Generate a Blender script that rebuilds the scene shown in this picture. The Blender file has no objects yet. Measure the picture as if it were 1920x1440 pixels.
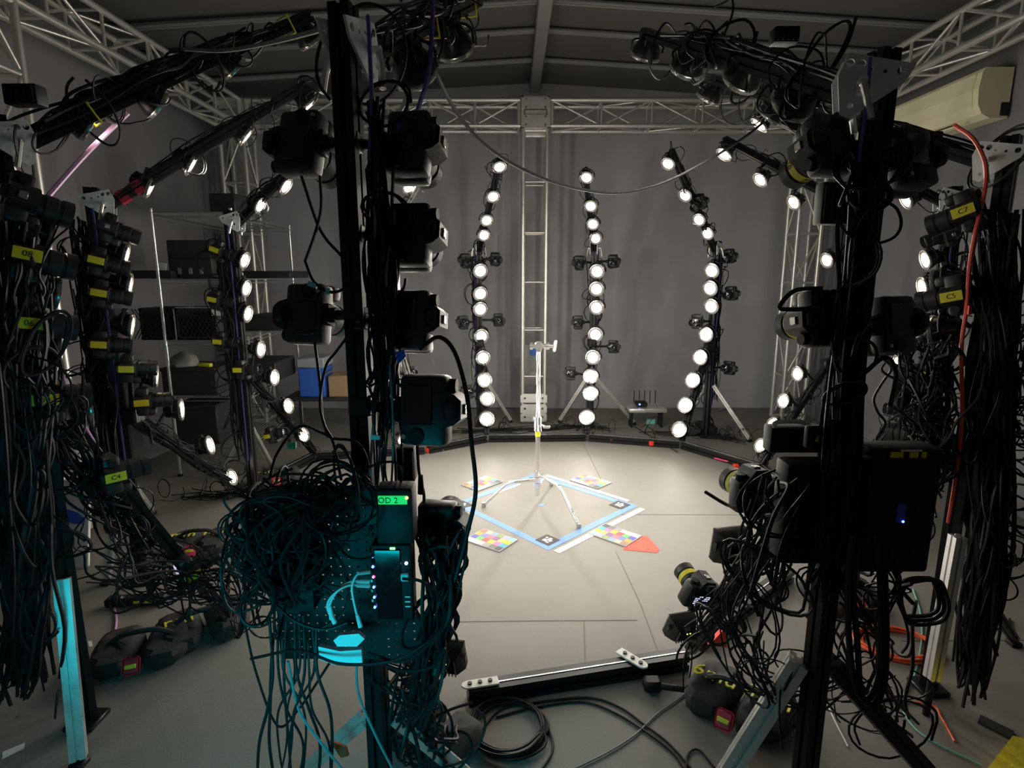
import bpy, bmesh, math, random
from mathutils import Vector, Matrix
R = math.radians
sc = bpy.context.scene
C = sc.collection

# ---------------------------------------------------------------- camera, world, exposure, area light
F, VH, H = 1080.0, 515.0, 1.68
PITCH = math.atan2(720 - VH, F)
cp, sp = math.cos(PITCH), math.sin(PITCH)
cam = bpy.data.objects.new('camera', bpy.data.cameras.new('camera'))
C.objects.link(cam)
cam.location = (0, 0, H)
cam.rotation_euler = (math.pi / 2 - PITCH, 0, 0)
cam.data.sensor_width = 36
cam.data.lens = 36 * F / 1920
cam.data.clip_start = 0.02
sc.camera = cam
w = bpy.data.worlds.new('world')
sc.world = w
w.use_nodes = True
w.node_tree.nodes['Background'].inputs[0].default_value = (0.5, 0.55, 0.6, 1)
w.node_tree.nodes['Background'].inputs[1].default_value = 0.0
sc.view_settings.view_transform = 'Standard'
sc.view_settings.look = 'None'
sc.view_settings.gamma = 1
sc.view_settings.use_curve_mapping = False
sc.view_settings.exposure = 0.0
LAMP_W = 16.5          # watts of every rig lamp
LENS_E = 9.0           # lens glow
def area(name, loc, target, sx, sy, power, col):
    l = bpy.data.lights.new(name, 'AREA')
    l.shape = 'RECTANGLE'; l.size = sx; l.size_y = sy; l.energy = power; l.color = col
    o = bpy.data.objects.new(name, l); C.objects.link(o)
    o.location = loc
    o.rotation_euler = (Vector(target) - Vector(loc)).to_track_quat('-Z', 'Y').to_euler()
    return o
area('screen_light', (-0.5, 0.4, 0.78), (-0.6, 1.35, 0.5), 0.45, 0.28, 5.0, (0.0, 0.66, 0.8)).data.spread = R(125)


def D(px, py):
    a = (px - 960) / F; b = (720 - py) / F
    return Vector((a, cp + b * sp, -sp + b * cp))
def P(px, py, Y):
    d = D(px, py)
    return Vector((0, 0, H)) + d * (Y / d.y)
def Zp(px, py, z):
    d = D(px, py)
    return Vector((0, 0, H)) + d * ((z - H) / d.z)
def G(px, py, z=0.0):
    return Zp(px, py, z)
def proj(p):
    fw = p.y * cp - (p.z - H) * sp; up = p.y * sp + (p.z - H) * cp
    return 960 + F * p.x / fw, 720 - F * up / fw

# ---------------------------------------------------------------- materials
MATS = {}
def mat(name, col, rough=0.5, metal=0.0, spec=0.5, var=0.0, scale=30.0, bump=0.0, emit=None, es=0.0, coat=0.0):
    m = bpy.data.materials.new(name); m.use_nodes = True
    nt = m.node_tree; b = nt.nodes['Principled BSDF']
    b.inputs['Base Color'].default_value = (*col, 1)
    b.inputs['Roughness'].default_value = rough
    b.inputs['Metallic'].default_value = metal
    b.inputs['Specular IOR Level'].default_value = spec
    if coat: b.inputs['Coat Weight'].default_value = coat
    if emit:
        b.inputs['Emission Color'].default_value = (*emit, 1)
        b.inputs['Emission Strength'].default_value = es
        m.cycles.emission_sampling = 'NONE'
    tc = nt.nodes.new('ShaderNodeTexCoord')
    n = nt.nodes.new('ShaderNodeTexNoise'); n.inputs['Scale'].default_value = scale; n.inputs['Detail'].default_value = 4
    nt.links.new(tc.outputs['Object'], n.inputs['Vector'])
    if var:
        mx = nt.nodes.new('ShaderNodeMix'); mx.data_type = 'RGBA'
        mx.inputs[6].default_value = tuple(c * (1 - var) for c in col) + (1,)
        mx.inputs[7].default_value = tuple(min(1, c * (1 + var)) for c in col) + (1,)
        nt.links.new(n.outputs['Fac'], mx.inputs[0])
        nt.links.new(mx.outputs[2], b.inputs['Base Color'])
    mr = nt.nodes.new('ShaderNodeMapRange')
    mr.inputs['To Min'].default_value = max(0.02, rough - 0.1); mr.inputs['To Max'].default_value = min(1, rough + 0.1)
    nt.links.new(n.outputs['Fac'], mr.inputs['Value']); nt.links.new(mr.outputs[0], b.inputs['Roughness'])
    if bump:
        bp = nt.nodes.new('ShaderNodeBump'); bp.inputs['Strength'].default_value = bump; bp.inputs['Distance'].default_value = 0.004
        nt.links.new(n.outputs['Fac'], bp.inputs['Height']); nt.links.new(bp.outputs[0], b.inputs['Normal'])
    MATS[name] = m
    return m
M = MATS
mat('black_plastic', (0.008, 0.008, 0.009), 0.55, spec=0.3, var=0.2)
mat('seam_line', (0.13, 0.125, 0.115), 0.7)
mat('camera_black', (0.016, 0.016, 0.017), 0.42, var=0.25, scale=120, bump=0.15)
mat('glass_black', (0.006, 0.006, 0.008), 0.08, coat=0.5)
mat('black_anodised', (0.02, 0.02, 0.022), 0.35, metal=0.6, var=0.2)
mat('cable_black', (0.009, 0.009, 0.01), 0.55, spec=0.3, var=0.2)
mat('cable_grey', (0.2, 0.2, 0.21), 0.4, var=0.1)
mat('cable_white', (0.75, 0.76, 0.78), 0.4, var=0.05)
mat('cable_pink', (0.62, 0.34, 0.6), 0.4, var=0.05)
mat('cable_violet', (0.12, 0.1, 0.42), 0.45, var=0.1)
mat('cable_orange', (0.85, 0.13, 0.035), 0.45, var=0.1)
mat('cable_red', (0.7, 0.1, 0.06), 0.45, var=0.1)
mat('cable_teal', (0.18, 0.5, 0.42), 0.45, var=0.1)
mat('truss_metal', (0.75, 0.74, 0.7), 0.36, metal=0.75, var=0.12, scale=12)
mat('silver_metal', (0.8, 0.8, 0.78), 0.3, metal=0.75, var=0.08, scale=20)
mat('chrome', (0.9, 0.9, 0.88), 0.16, metal=0.9, var=0.05)
mat('plate_grey', (0.72, 0.76, 0.76), 0.5, metal=0.0, var=0.1)
mat('lamp_black', (0.015, 0.015, 0.015), 0.35, metal=0.3, var=0.2)
mat('lamp_lens', (1, 0.95, 0.85), 0.3, emit=(1.0, 0.86, 0.62), es=LENS_E)
mat('lamp_rim', (0.5, 0.5, 0.48), 0.25, metal=0.8)
mat('label_yellow', (0.68, 0.62, 0.02), 0.5, var=0.1)
mat('ink_black', (0.01, 0.01, 0.01), 0.6)
mat('ink_yellow', (0.8, 0.72, 0.05), 0.6, var=0.1)
mat('tape_blue', (0.13, 0.27, 0.78), 0.6, var=0.1)
mat('tape_white', (0.85, 0.84, 0.76), 0.6, var=0.05)
mat('tape_orange', (0.75, 0.045, 0.014), 0.6, var=0.08)
mat('tape_black', (0.015, 0.015, 0.015), 0.7, var=0.2)
mat('tag_red', (0.4, 0.02, 0.04), 0.5, var=0.15)
mat('tag_pink', (0.85, 0.05, 0.2), 0.5)
mat('sandbag', (0.022, 0.022, 0.022), 0.85, var=0.25, scale=200, bump=0.3)
mat('wrap_blue', (0.035, 0.035, 0.16), 0.7, var=0.2)
mat('plug_blue', (0.02, 0.09, 0.6), 0.5)
mat('plug_cyan', (0.25, 0.75, 0.8), 0.5)
mat('plug_green', (0.05, 0.5, 0.25), 0.5)
mat('crate_black', (0.02, 0.02, 0.021), 0.6, var=0.2)
mat('bin_blue', (0.03, 0.12, 0.5), 0.5, var=0.1)
mat('bin_lid', (0.3, 0.32, 0.34), 0.5, var=0.1)
mat('cardboard', (0.36, 0.24, 0.13), 0.8, var=0.15)
mat('plywood', (0.55, 0.3, 0.11), 0.6, var=0.15, scale=8)
mat('white_panel', (0.7, 0.7, 0.66), 0.5, var=0.05)
mat('paper', (0.75, 0.74, 0.7), 0.8, var=0.05)
mat('bag_grey', (0.22, 0.22, 0.21), 0.5, var=0.3, scale=10, bump=0.4)
mat('ac_cream', (0.9, 0.85, 0.58), 0.45, var=0.04, scale=5)
mat('yellow_mat', (0.75, 0.62, 0.03), 0.6, var=0.15, scale=60, bump=0.6)
mat('led_blue', (0.05, 0.1, 1), 0.4, emit=(0.1, 0.2, 1), es=6)
mat('led_pink', (1, 0.1, 0.5), 0.4, emit=(1, 0.1, 0.5), es=6)
mat('led_green', (0.1, 1, 0.2), 0.4, emit=(0.2, 1, 0.2), es=3)
mat('led_white', (1, 1, 1), 0.4, emit=(0.9, 1, 1), es=5)
mat('led_amber', (1, 0.7, 0.1), 0.4, emit=(1, 0.75, 0.1), es=4)
mat('lcd_green', (0.02, 0.3, 0.05), 0.4, emit=(0.015, 0.75, 0.1), es=0.8)
mat('screen_lit', (0.2, 0.2, 0.3), 0.3, emit=(0.75, 0.75, 1.0), es=0.9)
mat('rug_dark', (0.03, 0.03, 0.03), 0.9)

def surf(name, col, rough, specs):
    """wall / floor / roof cloth: two noises mixed into the base colour, small bump"""
    m = bpy.data.materials.new(name); m.use_nodes = True
    nt = m.node_tree; b = nt.nodes['Principled BSDF']
    tc = nt.nodes.new('ShaderNodeTexCoord')
    b.inputs['Roughness'].default_value = rough
    b.inputs['Specular IOR Level'].default_value = specs.get('spec', 0.3)
    n1 = nt.nodes.new('ShaderNodeTexNoise'); n1.inputs['Scale'].default_value = specs.get('s1', 1.2); n1.inputs['Detail'].default_value = 8; n1.inputs['Roughness'].default_value = 0.65
    n2 = nt.nodes.new('ShaderNodeTexNoise'); n2.inputs['Scale'].default_value = specs.get('s2', 140); n2.inputs['Detail'].default_value = 2
    nt.links.new(tc.outputs['Object'], n1.inputs['Vector']); nt.links.new(tc.outputs['Object'], n2.inputs['Vector'])
    mx = nt.nodes.new('ShaderNodeMix'); mx.data_type = 'RGBA'
    v = specs.get('var', 0.15)
    mx.inputs[6].default_value = tuple(c * (1 - v) for c in col) + (1,); mx.inputs[7].default_value = tuple(c * (1 + v) for c in col) + (1,)
    nt.links.new(n1.outputs['Fac'], mx.inputs[0])
    if specs.get('specks'):
        n3 = nt.nodes.new('ShaderNodeTexNoise'); n3.inputs['Scale'].default_value = 7.0; n3.inputs['Detail'].default_value = 3
        nt.links.new(tc.outputs['Object'], n3.inputs['Vector'])
        mr = nt.nodes.new('ShaderNodeMapRange'); mr.inputs['From Min'].default_value = 0.72; mr.inputs['From Max'].default_value = 0.76
        nt.links.new(n3.outputs['Fac'], mr.inputs['Value'])
        m2 = nt.nodes.new('ShaderNodeMix'); m2.data_type = 'RGBA'
        m2.inputs[7].default_value = tuple(c * 0.45 for c in col) + (1,)
        nt.links.new(mr.outputs[0], m2.inputs[0]); nt.links.new(mx.outputs[2], m2.inputs[6]); nt.links.new(m2.outputs[2], b.inputs['Base Color'])
    else:
        nt.links.new(mx.outputs[2], b.inputs['Base Color'])
    bp = nt.nodes.new('ShaderNodeBump'); bp.inputs['Strength'].default_value = specs.get('bump', 0.15); bp.inputs['Distance'].default_value = 0.003
    nt.links.new(n2.outputs['Fac'], bp.inputs['Height']); nt.links.new(bp.outputs[0], b.inputs['Normal'])
    MATS[name] = m
surf('floor_vinyl', (0.215, 0.205, 0.185), 0.6, dict(specks=True, var=0.18, s1=1.6))
surf('back_cloth_lit', (0.40, 0.395, 0.415), 0.9, dict(var=0.12, s1=0.8))  # back wall paler: bloom of the rear lamps put into the colour
surf('side_cloth_dim', (0.21, 0.205, 0.215), 0.9, dict(var=0.12, s1=0.8))  # other walls darker: their dimmer light is put into the colour
surf('roof_cloth', (0.12, 0.115, 0.11), 0.85, dict(var=0.12, s1=0.7))
surf('roof_beam_paint', (0.23, 0.23, 0.23), 0.6, dict(var=0.08))

# ---------------------------------------------------------------- mesh builder
def frame(d, up=None):
    d = d.normalized()
    up = Vector(up) if up is not None else Vector((0, 0, 1))
    if abs(d.dot(up)) > 0.98: up = Vector((0, 1, 0)) if abs(d.y) < 0.9 else Vector((1, 0, 0))
    x = up.cross(d).normalized(); y = d.cross(x)
    return x, y, d
class MB:
    def __init__(s): s.bm = bmesh.new()
    def _faces(s, vs, fs, mi, Mx=None):
        bv = [s.bm.verts.new(Mx @ Vector(v) if Mx else Vector(v)) for v in vs]
        out = []
        for f in fs:
            try:
                fc = s.bm.faces.new([bv[i] for i in f]); fc.material_index = mi; out.append(fc)
            except ValueError: pass
        return bv, out
    def box(s, c, size, bevel=0.0, rot=None, mi=0, seg=1):
        x, y, z = (q / 2 for q in size)
        vs = [(a * x, b * y, d * z) for a in (-1, 1) for b in (-1, 1) for d in (-1, 1)]
        fs = [(0, 1, 3, 2), (4, 6, 7, 5), (0, 4, 5, 1), (2, 3, 7, 6), (0, 2, 6, 4), (1, 5, 7, 3)]
        Mx = Matrix.Translation(c)
        if rot is not None: Mx = Mx @ (rot if isinstance(rot, Matrix) else Matrix.Rotation(rot, 4, 'Z'))
        bv, fc = s._faces(vs, fs, mi, Mx)
        if bevel:
            es = list({e for f in fc for e in f.edges})
            r = bmesh.ops.bevel(s.bm, geom=es, offset=bevel, segments=seg, affect='EDGES', profile=0.5)
            for f in r['faces']: f.material_index = mi
        return s
    def lathe(s, prof, n=20, Mx=None, mi=0):
        vs = []; fs = []
        for r, z in prof:
            for k in range(n):
                a = 2 * math.pi * k / n; vs.append((r * math.cos(a), r * math.sin(a), z))
        for j in range(len(prof) - 1):
            for k in range(n):
                k2 = (k + 1) % n
                fs.append((j * n + k, j * n + k2, (j + 1) * n + k2, (j + 1) * n + k))
        if prof[0][0] > 1e-6: fs.append(tuple(reversed(range(n))))
        if prof[-1][0] > 1e-6: fs.append(tuple((len(prof) - 1) * n + k for k in range(n)))
        s._faces(vs, fs, mi, Mx); return s
    def cyl(s, p0, p1, r0, r1=None, n=12, mi=0):
        p0 = Vector(p0); p1 = Vector(p1); r1 = r0 if r1 is None else r1
        x, y, d = frame(p1 - p0); L = (p1 - p0).length
        Mx = Matrix((( x.x, y.x, d.x, p0.x), (x.y, y.y, d.y, p0.y), (x.z, y.z, d.z, p0.z), (0, 0, 0, 1)))
        return s.lathe([(r0, 0), (r1, L)], n, Mx, mi)
    def tube(s, pts, r, n=6, mi=0, closed=False):
        pts = [Vector(p) for p in pts]; N = len(pts)
        vs = []; fs = []; u = None
        for i, p in enumerate(pts):
            t = (pts[min(i + 1, N - 1)] - pts[max(i - 1, 0)])
            if t.length < 1e-9: t = Vector((0, 0, 1))
            t.normalize()
            if u is None: u = frame(t)[0]
            u = u - t * u.dot(t)
            if u.length < 1e-6: u = frame(t)[0]
            u.normalize(); v = t.cross(u)
            for k in range(n):
                a = 2 * math.pi * k / n; vs.append(p + u * (r * math.cos(a)) + v * (r * math.sin(a)))
        for i in range(N - 1):
            for k in range(n):
                k2 = (k + 1) % n
                fs.append((i * n + k, i * n + k2, (i + 1) * n + k2, (i + 1) * n + k))
        fs.append(tuple(reversed(range(n)))); fs.append(tuple((N - 1) * n + k for k in range(n)))
        s._faces(vs, fs, mi); return s
    def prism(s, poly, h, Mx=None, mi=0):
        n = len(poly)
        vs = [(x, y, 0) for x, y in poly] + [(x, y, h) for x, y in poly]
        fs = [tuple(reversed(range(n))), tuple(range(n, 2 * n))] + [(i, (i + 1) % n, n + (i + 1) % n, n + i) for i in range(n)]
        s._faces(vs, fs, mi, Mx); return s
    def ext(s, p0, p1, a=0.03, up=None, mi=0):
        """aluminium T-slot extrusion"""
        p0 = Vector(p0); p1 = Vector(p1)
        x, y, d = frame(p1 - p0, up); L = (p1 - p0).length
        g, dp, w2 = a * 0.2, a * 0.5, a * 0.36
        side = [(-a, -a), (-g, -a), (-g, -a + dp * 0.35), (-w2, -a + dp * 0.35), (-g, -a + dp), (g, -a + dp), (w2, -a + dp * 0.35), (g, -a + dp * 0.35), (g, -a)]
        poly = []
        for k in range(4):
            c, q = (1, 0, -1, 0)[k], (0, 1, 0, -1)[k]
            poly += [(px * c - py * q, px * q + py * c) for px, py in side]
        Mx = Matrix(((x.x, y.x, d.x, p0.x), (x.y, y.y, d.y, p0.y), (x.z, y.z, d.z, p0.z), (0, 0, 0, 1)))
        return s.prism(poly, L, Mx, mi)
    def plate(s, outline, holes, th, Mx, mi=0):
        es = []
        def loop(pts):
            vv = [s.bm.verts.new(Mx @ Vector((x, y, 0))) for x, y in pts]
            return [s.bm.edges.new((vv[i], vv[(i + 1) % len(vv)])) for i in range(len(vv))]
        es += loop(outline)
        for hx, hy, hr in holes:
            es += loop([(hx + hr * math.cos(2 * math.pi * k / 12), hy + hr * math.sin(2 * math.pi * k / 12)) for k in range(12)])
        r = bmesh.ops.triangle_fill(s.bm, edges=es, use_beauty=True)
        fc = [g for g in r['geom'] if isinstance(g, bmesh.types.BMFace)]
        for f in fc: f.material_index = mi
        nrm = (Mx.to_3x3() @ Vector((0, 0, 1))) * th
        ex = bmesh.ops.extrude_face_region(s.bm, geom=fc)
        for g in ex['geom']:
            if isinstance(g, bmesh.types.BMVert): g.co += nrm
            if isinstance(g, bmesh.types.BMFace): g.material_index = mi
        return s
    def mesh(s, name, mats, smooth=True):
        bmesh.ops.recalc_face_normals(s.bm, faces=s.bm.faces)
        if smooth:
            for f in s.bm.faces: f.smooth = True
            for e in s.bm.edges:
                if len(e.link_faces) == 2 and e.calc_face_angle(0) > R(38): e.smooth = False
        me = bpy.data.meshes.new(name); s.bm.to_mesh(me); s.bm.free()
        for m in (mats if isinstance(mats, (list, tuple)) else [mats]): me.materials.append(M[m])
        return me
    def build(s, name, mats, parent=None, smooth=True, loc=None):
        return link(name, s.mesh(name, mats, smooth), parent, loc)
def link(name, me, parent=None, loc=None, matrix=None):
    o = bpy.data.objects.new(name, me); C.objects.link(o)
    if parent: o.parent = parent
    if matrix is not None: o.matrix_local = matrix
    elif loc is not None: o.location = loc
    return o
def tag(o, label=None, cat=None, group=None, kind=None):
    if label: o['label'] = label
    if cat: o['category'] = cat
    if group: o['group'] = group
    if kind: o['kind'] = kind
    return o
def thing(name, label, cat, matrix=None, group=None):
    o = link(name, None, None, matrix=matrix)
    o.empty_display_size = 0.05
    return tag(o, label, cat, group)
def text(name, body, size, mname, parent, matrix, ext=0.0004):
    cu = bpy.data.curves.new(name, 'FONT'); cu.body = body; cu.size = size; cu.extrude = ext
    cu.align_x = 'CENTER'; cu.align_y = 'CENTER'; cu.resolution_u = 2
    cu.materials.append(M[mname])
    tmp = bpy.data.objects.new('tmp', cu); C.objects.link(tmp)
    dg = bpy.context.evaluated_depsgraph_get(); dg.update()
    me = bpy.data.meshes.new_from_object(tmp.evaluated_get(dg), depsgraph=dg)
    bpy.data.objects.remove(tmp); bpy.data.curves.remove(cu)
    if not me.materials: me.materials.append(M[mname])
    return link(name, me, parent, matrix=matrix)
def spline(pts, n=7):
    pts = [Vector(p) for p in pts]
    q = [pts[0] * 2 - pts[1]] + pts + [pts[-1] * 2 - pts[-2]]
    out = []
    for i in range(1, len(q) - 2):
        a, b, c, d = q[i - 1:i + 3]
        for k in range(n):
            t = k / n
            out.append(0.5 * ((2 * b) + (c - a) * t + (2 * a - 5 * b + 4 * c - d) * t * t + (3 * b - a - 3 * c + d) * t ** 3))
    out.append(pts[-1]); return out
def look(loc, target, roll=0.0):
    """matrix whose local +Y looks at target, +Z up, then rolled about Y"""
    f = (Vector(target) - Vector(loc)).normalized()
    x = f.cross(Vector((0, 0, 1))).normalized(); z = x.cross(f)
    m = Matrix(((x.x, f.x, z.x, loc[0]), (x.y, f.y, z.y, loc[1]), (x.z, f.z, z.z, loc[2]), (0, 0, 0, 1)))
    return m @ Matrix.Rotation(roll, 4, 'Y')
ORD = ['first', 'second', 'third', 'fourth', 'fifth', 'sixth', 'seventh', 'eighth', 'ninth', 'tenth', 'eleventh', 'twelfth', 'thirteenth', 'fourteenth', 'fifteenth', 'sixteenth']

# ---------------------------------------------------------------- the setting
XL, XR, YB, YF, ZR, ZE = -3.35, 3.6, 7.2, -2.2, 3.86, 3.66
RX = 0.26
def struct(o): o['kind'] = 'structure'; return o
fl = struct(MB().box(((XL + XR) / 2, (YB + YF) / 2, -0.05), (XR - XL, YB - YF, 0.1)).build('floor', 'floor_vinyl', smooth=False))
sm = None
def seam(pts):
    pts = [Vector((p.x, p.y, 0.0)) for p in pts]
    for a, b in zip(pts, pts[1:]):
        d = b - a
        MB().box((a + b) / 2 + Vector((0, 0, 0.0008)), (d.length, 0.005, 0.0016), rot=math.atan2(d.y, d.x)).build('seam', 'seam_line', fl, smooth=False)
seam([G(850, 1166), G(1010, 1164), G(1195, 1163)])
seam([G(1165, 965), G(1290, 965), G(1420, 966)])
seam([G(1155, 1035), G(1200, 1130), G(1240, 1238)])
seam([G(1095, 1166), G(1098, 1270)])
seam([G(1078, 800), G(1130, 905)])
seam([G(1690, 1202), G(1925, 1200)])
def curtain(name, a, b, z1, nf, amp, seed):
    """a cloth wall with soft vertical folds"""
    random.seed(seed)
    a = Vector(a); b = Vector(b); d = (b - a); n = Vector((-d.y, d.x, 0)).normalized(); L = d.length
    ph = [random.uniform(0, 6.28) for _ in range(4)]
    vs = []; fs = []; N = nf
    for i in range(N + 1):
        t = i / N; s_ = t * L
        o = amp * (math.sin(s_ * 2.1 + ph[0]) + 0.6 * math.sin(s_ * 5.3 + ph[1]) + 0.35 * math.sin(s_ * 11 + ph[2]))
        p = a + d * t
        for k in range(5):
            zz = k / 4; q = p + n * o * (0.4 + 0.6 * (1 - zz)); vs.append((q.x, q.y, z1 * zz))
    for i in range(N):
        for k in range(4): fs.append((i * 5 + k, (i + 1) * 5 + k, (i + 1) * 5 + k + 1, i * 5 + k + 1))
    mb = MB(); mb._faces(vs, fs, 0)
    return struct(mb.build(name, 'back_cloth_lit' if name == 'wall_back' else 'side_cloth_dim'))
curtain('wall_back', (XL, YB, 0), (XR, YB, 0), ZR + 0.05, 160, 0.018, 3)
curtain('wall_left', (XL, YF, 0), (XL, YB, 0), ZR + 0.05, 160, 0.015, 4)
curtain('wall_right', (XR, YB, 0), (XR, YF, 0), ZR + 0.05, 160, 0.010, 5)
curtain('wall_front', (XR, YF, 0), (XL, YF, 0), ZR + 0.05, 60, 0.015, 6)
mb = MB()
mb._faces([(XL, YF, ZE), (RX, YF, ZR), (XR, YF, ZE), (XL, YB, ZE), (RX, YB, ZR), (XR, YB, ZE),
           (XL, YF, ZE + .04), (RX, YF, ZR + .04), (XR, YF, ZE + .04), (XL, YB, ZE + .04), (RX, YB, ZR + .04), (XR, YB, ZE + .04)],
          [(0, 1, 4, 3), (1, 2, 5, 4), (6, 9, 10, 7), (7, 10, 11, 8), (0, 3, 9, 6), (2, 8, 11, 5), (0, 6, 7, 1), (1, 7, 8, 2), (3, 4, 10, 9), (4, 5, 11, 10)], 0)
ceil = struct(mb.build('ceiling', 'roof_cloth', smooth=False))
mb = MB(); mb.box((RX, (YB + YF) / 2, ZR - 0.085), (0.115, YB - YF - 0.1, 0.09), 0.008); mb.box((RX, (YB + YF) / 2, ZR - 0.05), (0.06, YB - YF - 0.1, 0.1))
mb.build('ridge_beam', 'roof_beam_paint', ceil)
for py in (-260, -90, 5, 60, 115):
    d = D(1012, py)
    y = (ZR - 0.05 - H) / d.z * d.y
    if y < YB and y > YF:
        for sg, xe in ((-1, XL + 0.02), (1, XR - 0.02)):
            xs = RX + sg * 0.06
            zs = ZR - 0.035 - abs(xs - RX) * (ZR - ZE) / (XR - RX); ze = ZR - 0.035 - abs(xe - RX) * (ZR - ZE) / (XR - RX)
            mb = MB(); mb.cyl((xs, y - 0.02, zs), (xe, y - 0.02, ze), 0.014, n=8); mb.cyl((xs, y + 0.025, zs), (xe, y + 0.025, ze), 0.014, n=8)
            mb.box(((xs + xe) / 2, y, (zs + ze) / 2 + 0.008), (abs(xe - xs), 0.06, 0.012), rot=Matrix.Rotation(math.atan2(ze - zs, xe - xs) if sg > 0 else math.atan2(zs - ze, xs - xe), 4, 'Y').inverted())
            mb.build('rafter', 'roof_beam_paint', ceil)

# ---------------------------------------------------------------- silver box truss
unit = MB().cyl((0, 0, 0), (0, 0, 1), 1.0, n=10).mesh('bar', 'truss_metal')
def bar(name, p0, p1, r, parent):
    p0 = Vector(p0); p1 = Vector(p1); x, y, d = frame(p1 - p0); L = (p1 - p0).length
    m = Matrix(((x.x * r, y.x * r, d.x * L, p0.x), (x.y * r, y.y * r, d.y * L, p0.y), (x.z * r, y.z * r, d.z * L, p0.z), (0, 0, 0, 1)))
    return link(name, unit, parent, matrix=m)
def truss(name, label, a, b, up, bay=0.5, half=0.125, style='zigzag', plates=True):
    a = Vector(a); b = Vector(b)
    t = thing(name, label, 'truss', Matrix.Translation(a), 'box truss frame')
    d = b - a; L = d.length; x, y, dn = frame(d, up)
    cor = [x * half + y * half, -x * half + y * half, -x * half - y * half, x * half - y * half]
    for c in cor: bar('chord', c, d + c, 0.024, t)
    n = max(1, round(L / bay))
    for f in range(4):
        c0, c1 = cor[f], cor[(f + 1) % 4]
        for k in range(n):
            p, q = dn * (L * k / n), dn * (L * (k + 1) / n)
            bar('rung', p + c0, p + c1, 0.012, t)
            if style == 'zigzag':
                if (k + f) % 2: bar('brace', p + c0, q + c1, 0.011, t)
                else: bar('brace', p + c1, q + c0, 0.011, t)
    if plates:
        for e in (dn * 0.012, dn * (L - 0.012)):
            for f in range(4): bar('end_plate', e + cor[f], e + cor[(f + 1) % 4], 0.02, t)
    return t
TZ, TY = 3.33, 6.52
TXL, TXR = -2.93, 3.2
XM = 0.245
truss('truss_beam', 'horizontal silver box truss across the back wall, left of the middle tower', (TXL + .17, TY, TZ), (XM - .16, TY, TZ), (0, 0, 1))
truss('truss_beam', 'horizontal silver box truss across the back wall, right of the middle tower', (XM + .16, TY, TZ), (TXR - .17, TY, TZ), (0, 0, 1))
truss('truss_beam', 'silver overhead box truss running along the left wall', (TXL, TY - .17, TZ), (TXL, 0.3, TZ), (0, 0, 1))
truss('truss_beam', 'silver overhead box truss running along the right wall above the air conditioner', (TXR, TY - .17, TZ), (TXR, 0.3, TZ), (0, 0, 1))
truss('truss_tower', 'silver corner truss tower at the back left behind the wire rack', (TXL, TY, 0.03), (TXL, TY, TZ - .17), (0, 1, 0))
truss('truss_tower', 'silver corner truss tower at the back right behind the dark column', (TXR, TY, 0.03), (TXR, TY, TZ - .17), (0, 1, 0))
truss('truss_tower', 'silver truss tower standing at the left picture edge', (TXL, 3.45, 0.03), (TXL, 3.45, TZ - .13), (0, 1, 0), bay=0.42)
mt = truss('truss_tower', 'tall silver ladder tower in the middle of the back wall', (XM, TY, 0.03), (XM, TY, TZ - .16), (0, 1, 0), bay=0.5, style='ladder')
def corner_block(x, lab):
    t = thing('truss_corner', lab, 'truss', Matrix.Translation((x, TY, TZ)), 'truss corner blocks')
    mb = MB()
    for sx in (-1, 1):
        for sy in (-1, 1): mb.box((sx * .135, sy * .135, 0), (.03, .03, .32), .004)
    mb.box((0, 0, .15), (.3, .3, .02), .004); mb.box((0, 0, -.15), (.3, .3, .02), .004)
    mb.build('block_frame', 'truss_metal', t)
    hs = [(-.1, -.04, .012), (.1, -.04, .012), (-.1, .04, .012), (.1, .04, .012)]
    for z in (.085, -.085):
        MB().plate([(-.15, -.055), (.15, -.055), (.15, .03), (.12, .055), (-.12, .055), (-.15, .03)], hs, .012,
                   Matrix.Translation((0, -.158, z)) @ Matrix.Rotation(R(90), 4, 'X')).build('cover_plate', 'truss_metal', t)
    MB().box((0, -.13, 0), (.22, .02, .05), .005).build('slot_bar', 'truss_metal', t)
    return t
corner_block(XM, 'silver bolted corner block atop the middle tower')
corner_block(TXL, 'silver corner block joining left and back trusses')
corner_block(TXR, 'silver corner block joining right and back trusses')
# base of the middle tower
for z in (0.06, 0.16, 0.28):
    MB().plate([(-.15, -.05), (.15, -.05), (.15, .03), (.12, .05), (-.12, .05), (-.15, .03)], [(-.1, 0, .013), (.1, 0, .013)], .012,
               Matrix.Translation((0, -.155, z)) @ Matrix.Rotation(R(90), 4, 'X')).build('base_plate', 'truss_metal', mt)
mb = MB().box((0, 0, 0), (.2, .02, .48), .004); o = mb.build('tower_poster', 'bag_grey', mt); o.location = (0, .1, .62); o['label'] = 'grey board fixed inside the tower'
for z, r in ((.15, .045), (-.12, .04)):
    MB().lathe([(r * .6, 0), (r, 0), (r, .003), (r * .6, .003)], 20, Matrix.Translation((0, -.011, z)) @ Matrix.Rotation(R(90), 4, 'X')).build('round_mark', 'bin_blue' if z > 0 else 'bin_lid', o)

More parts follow.
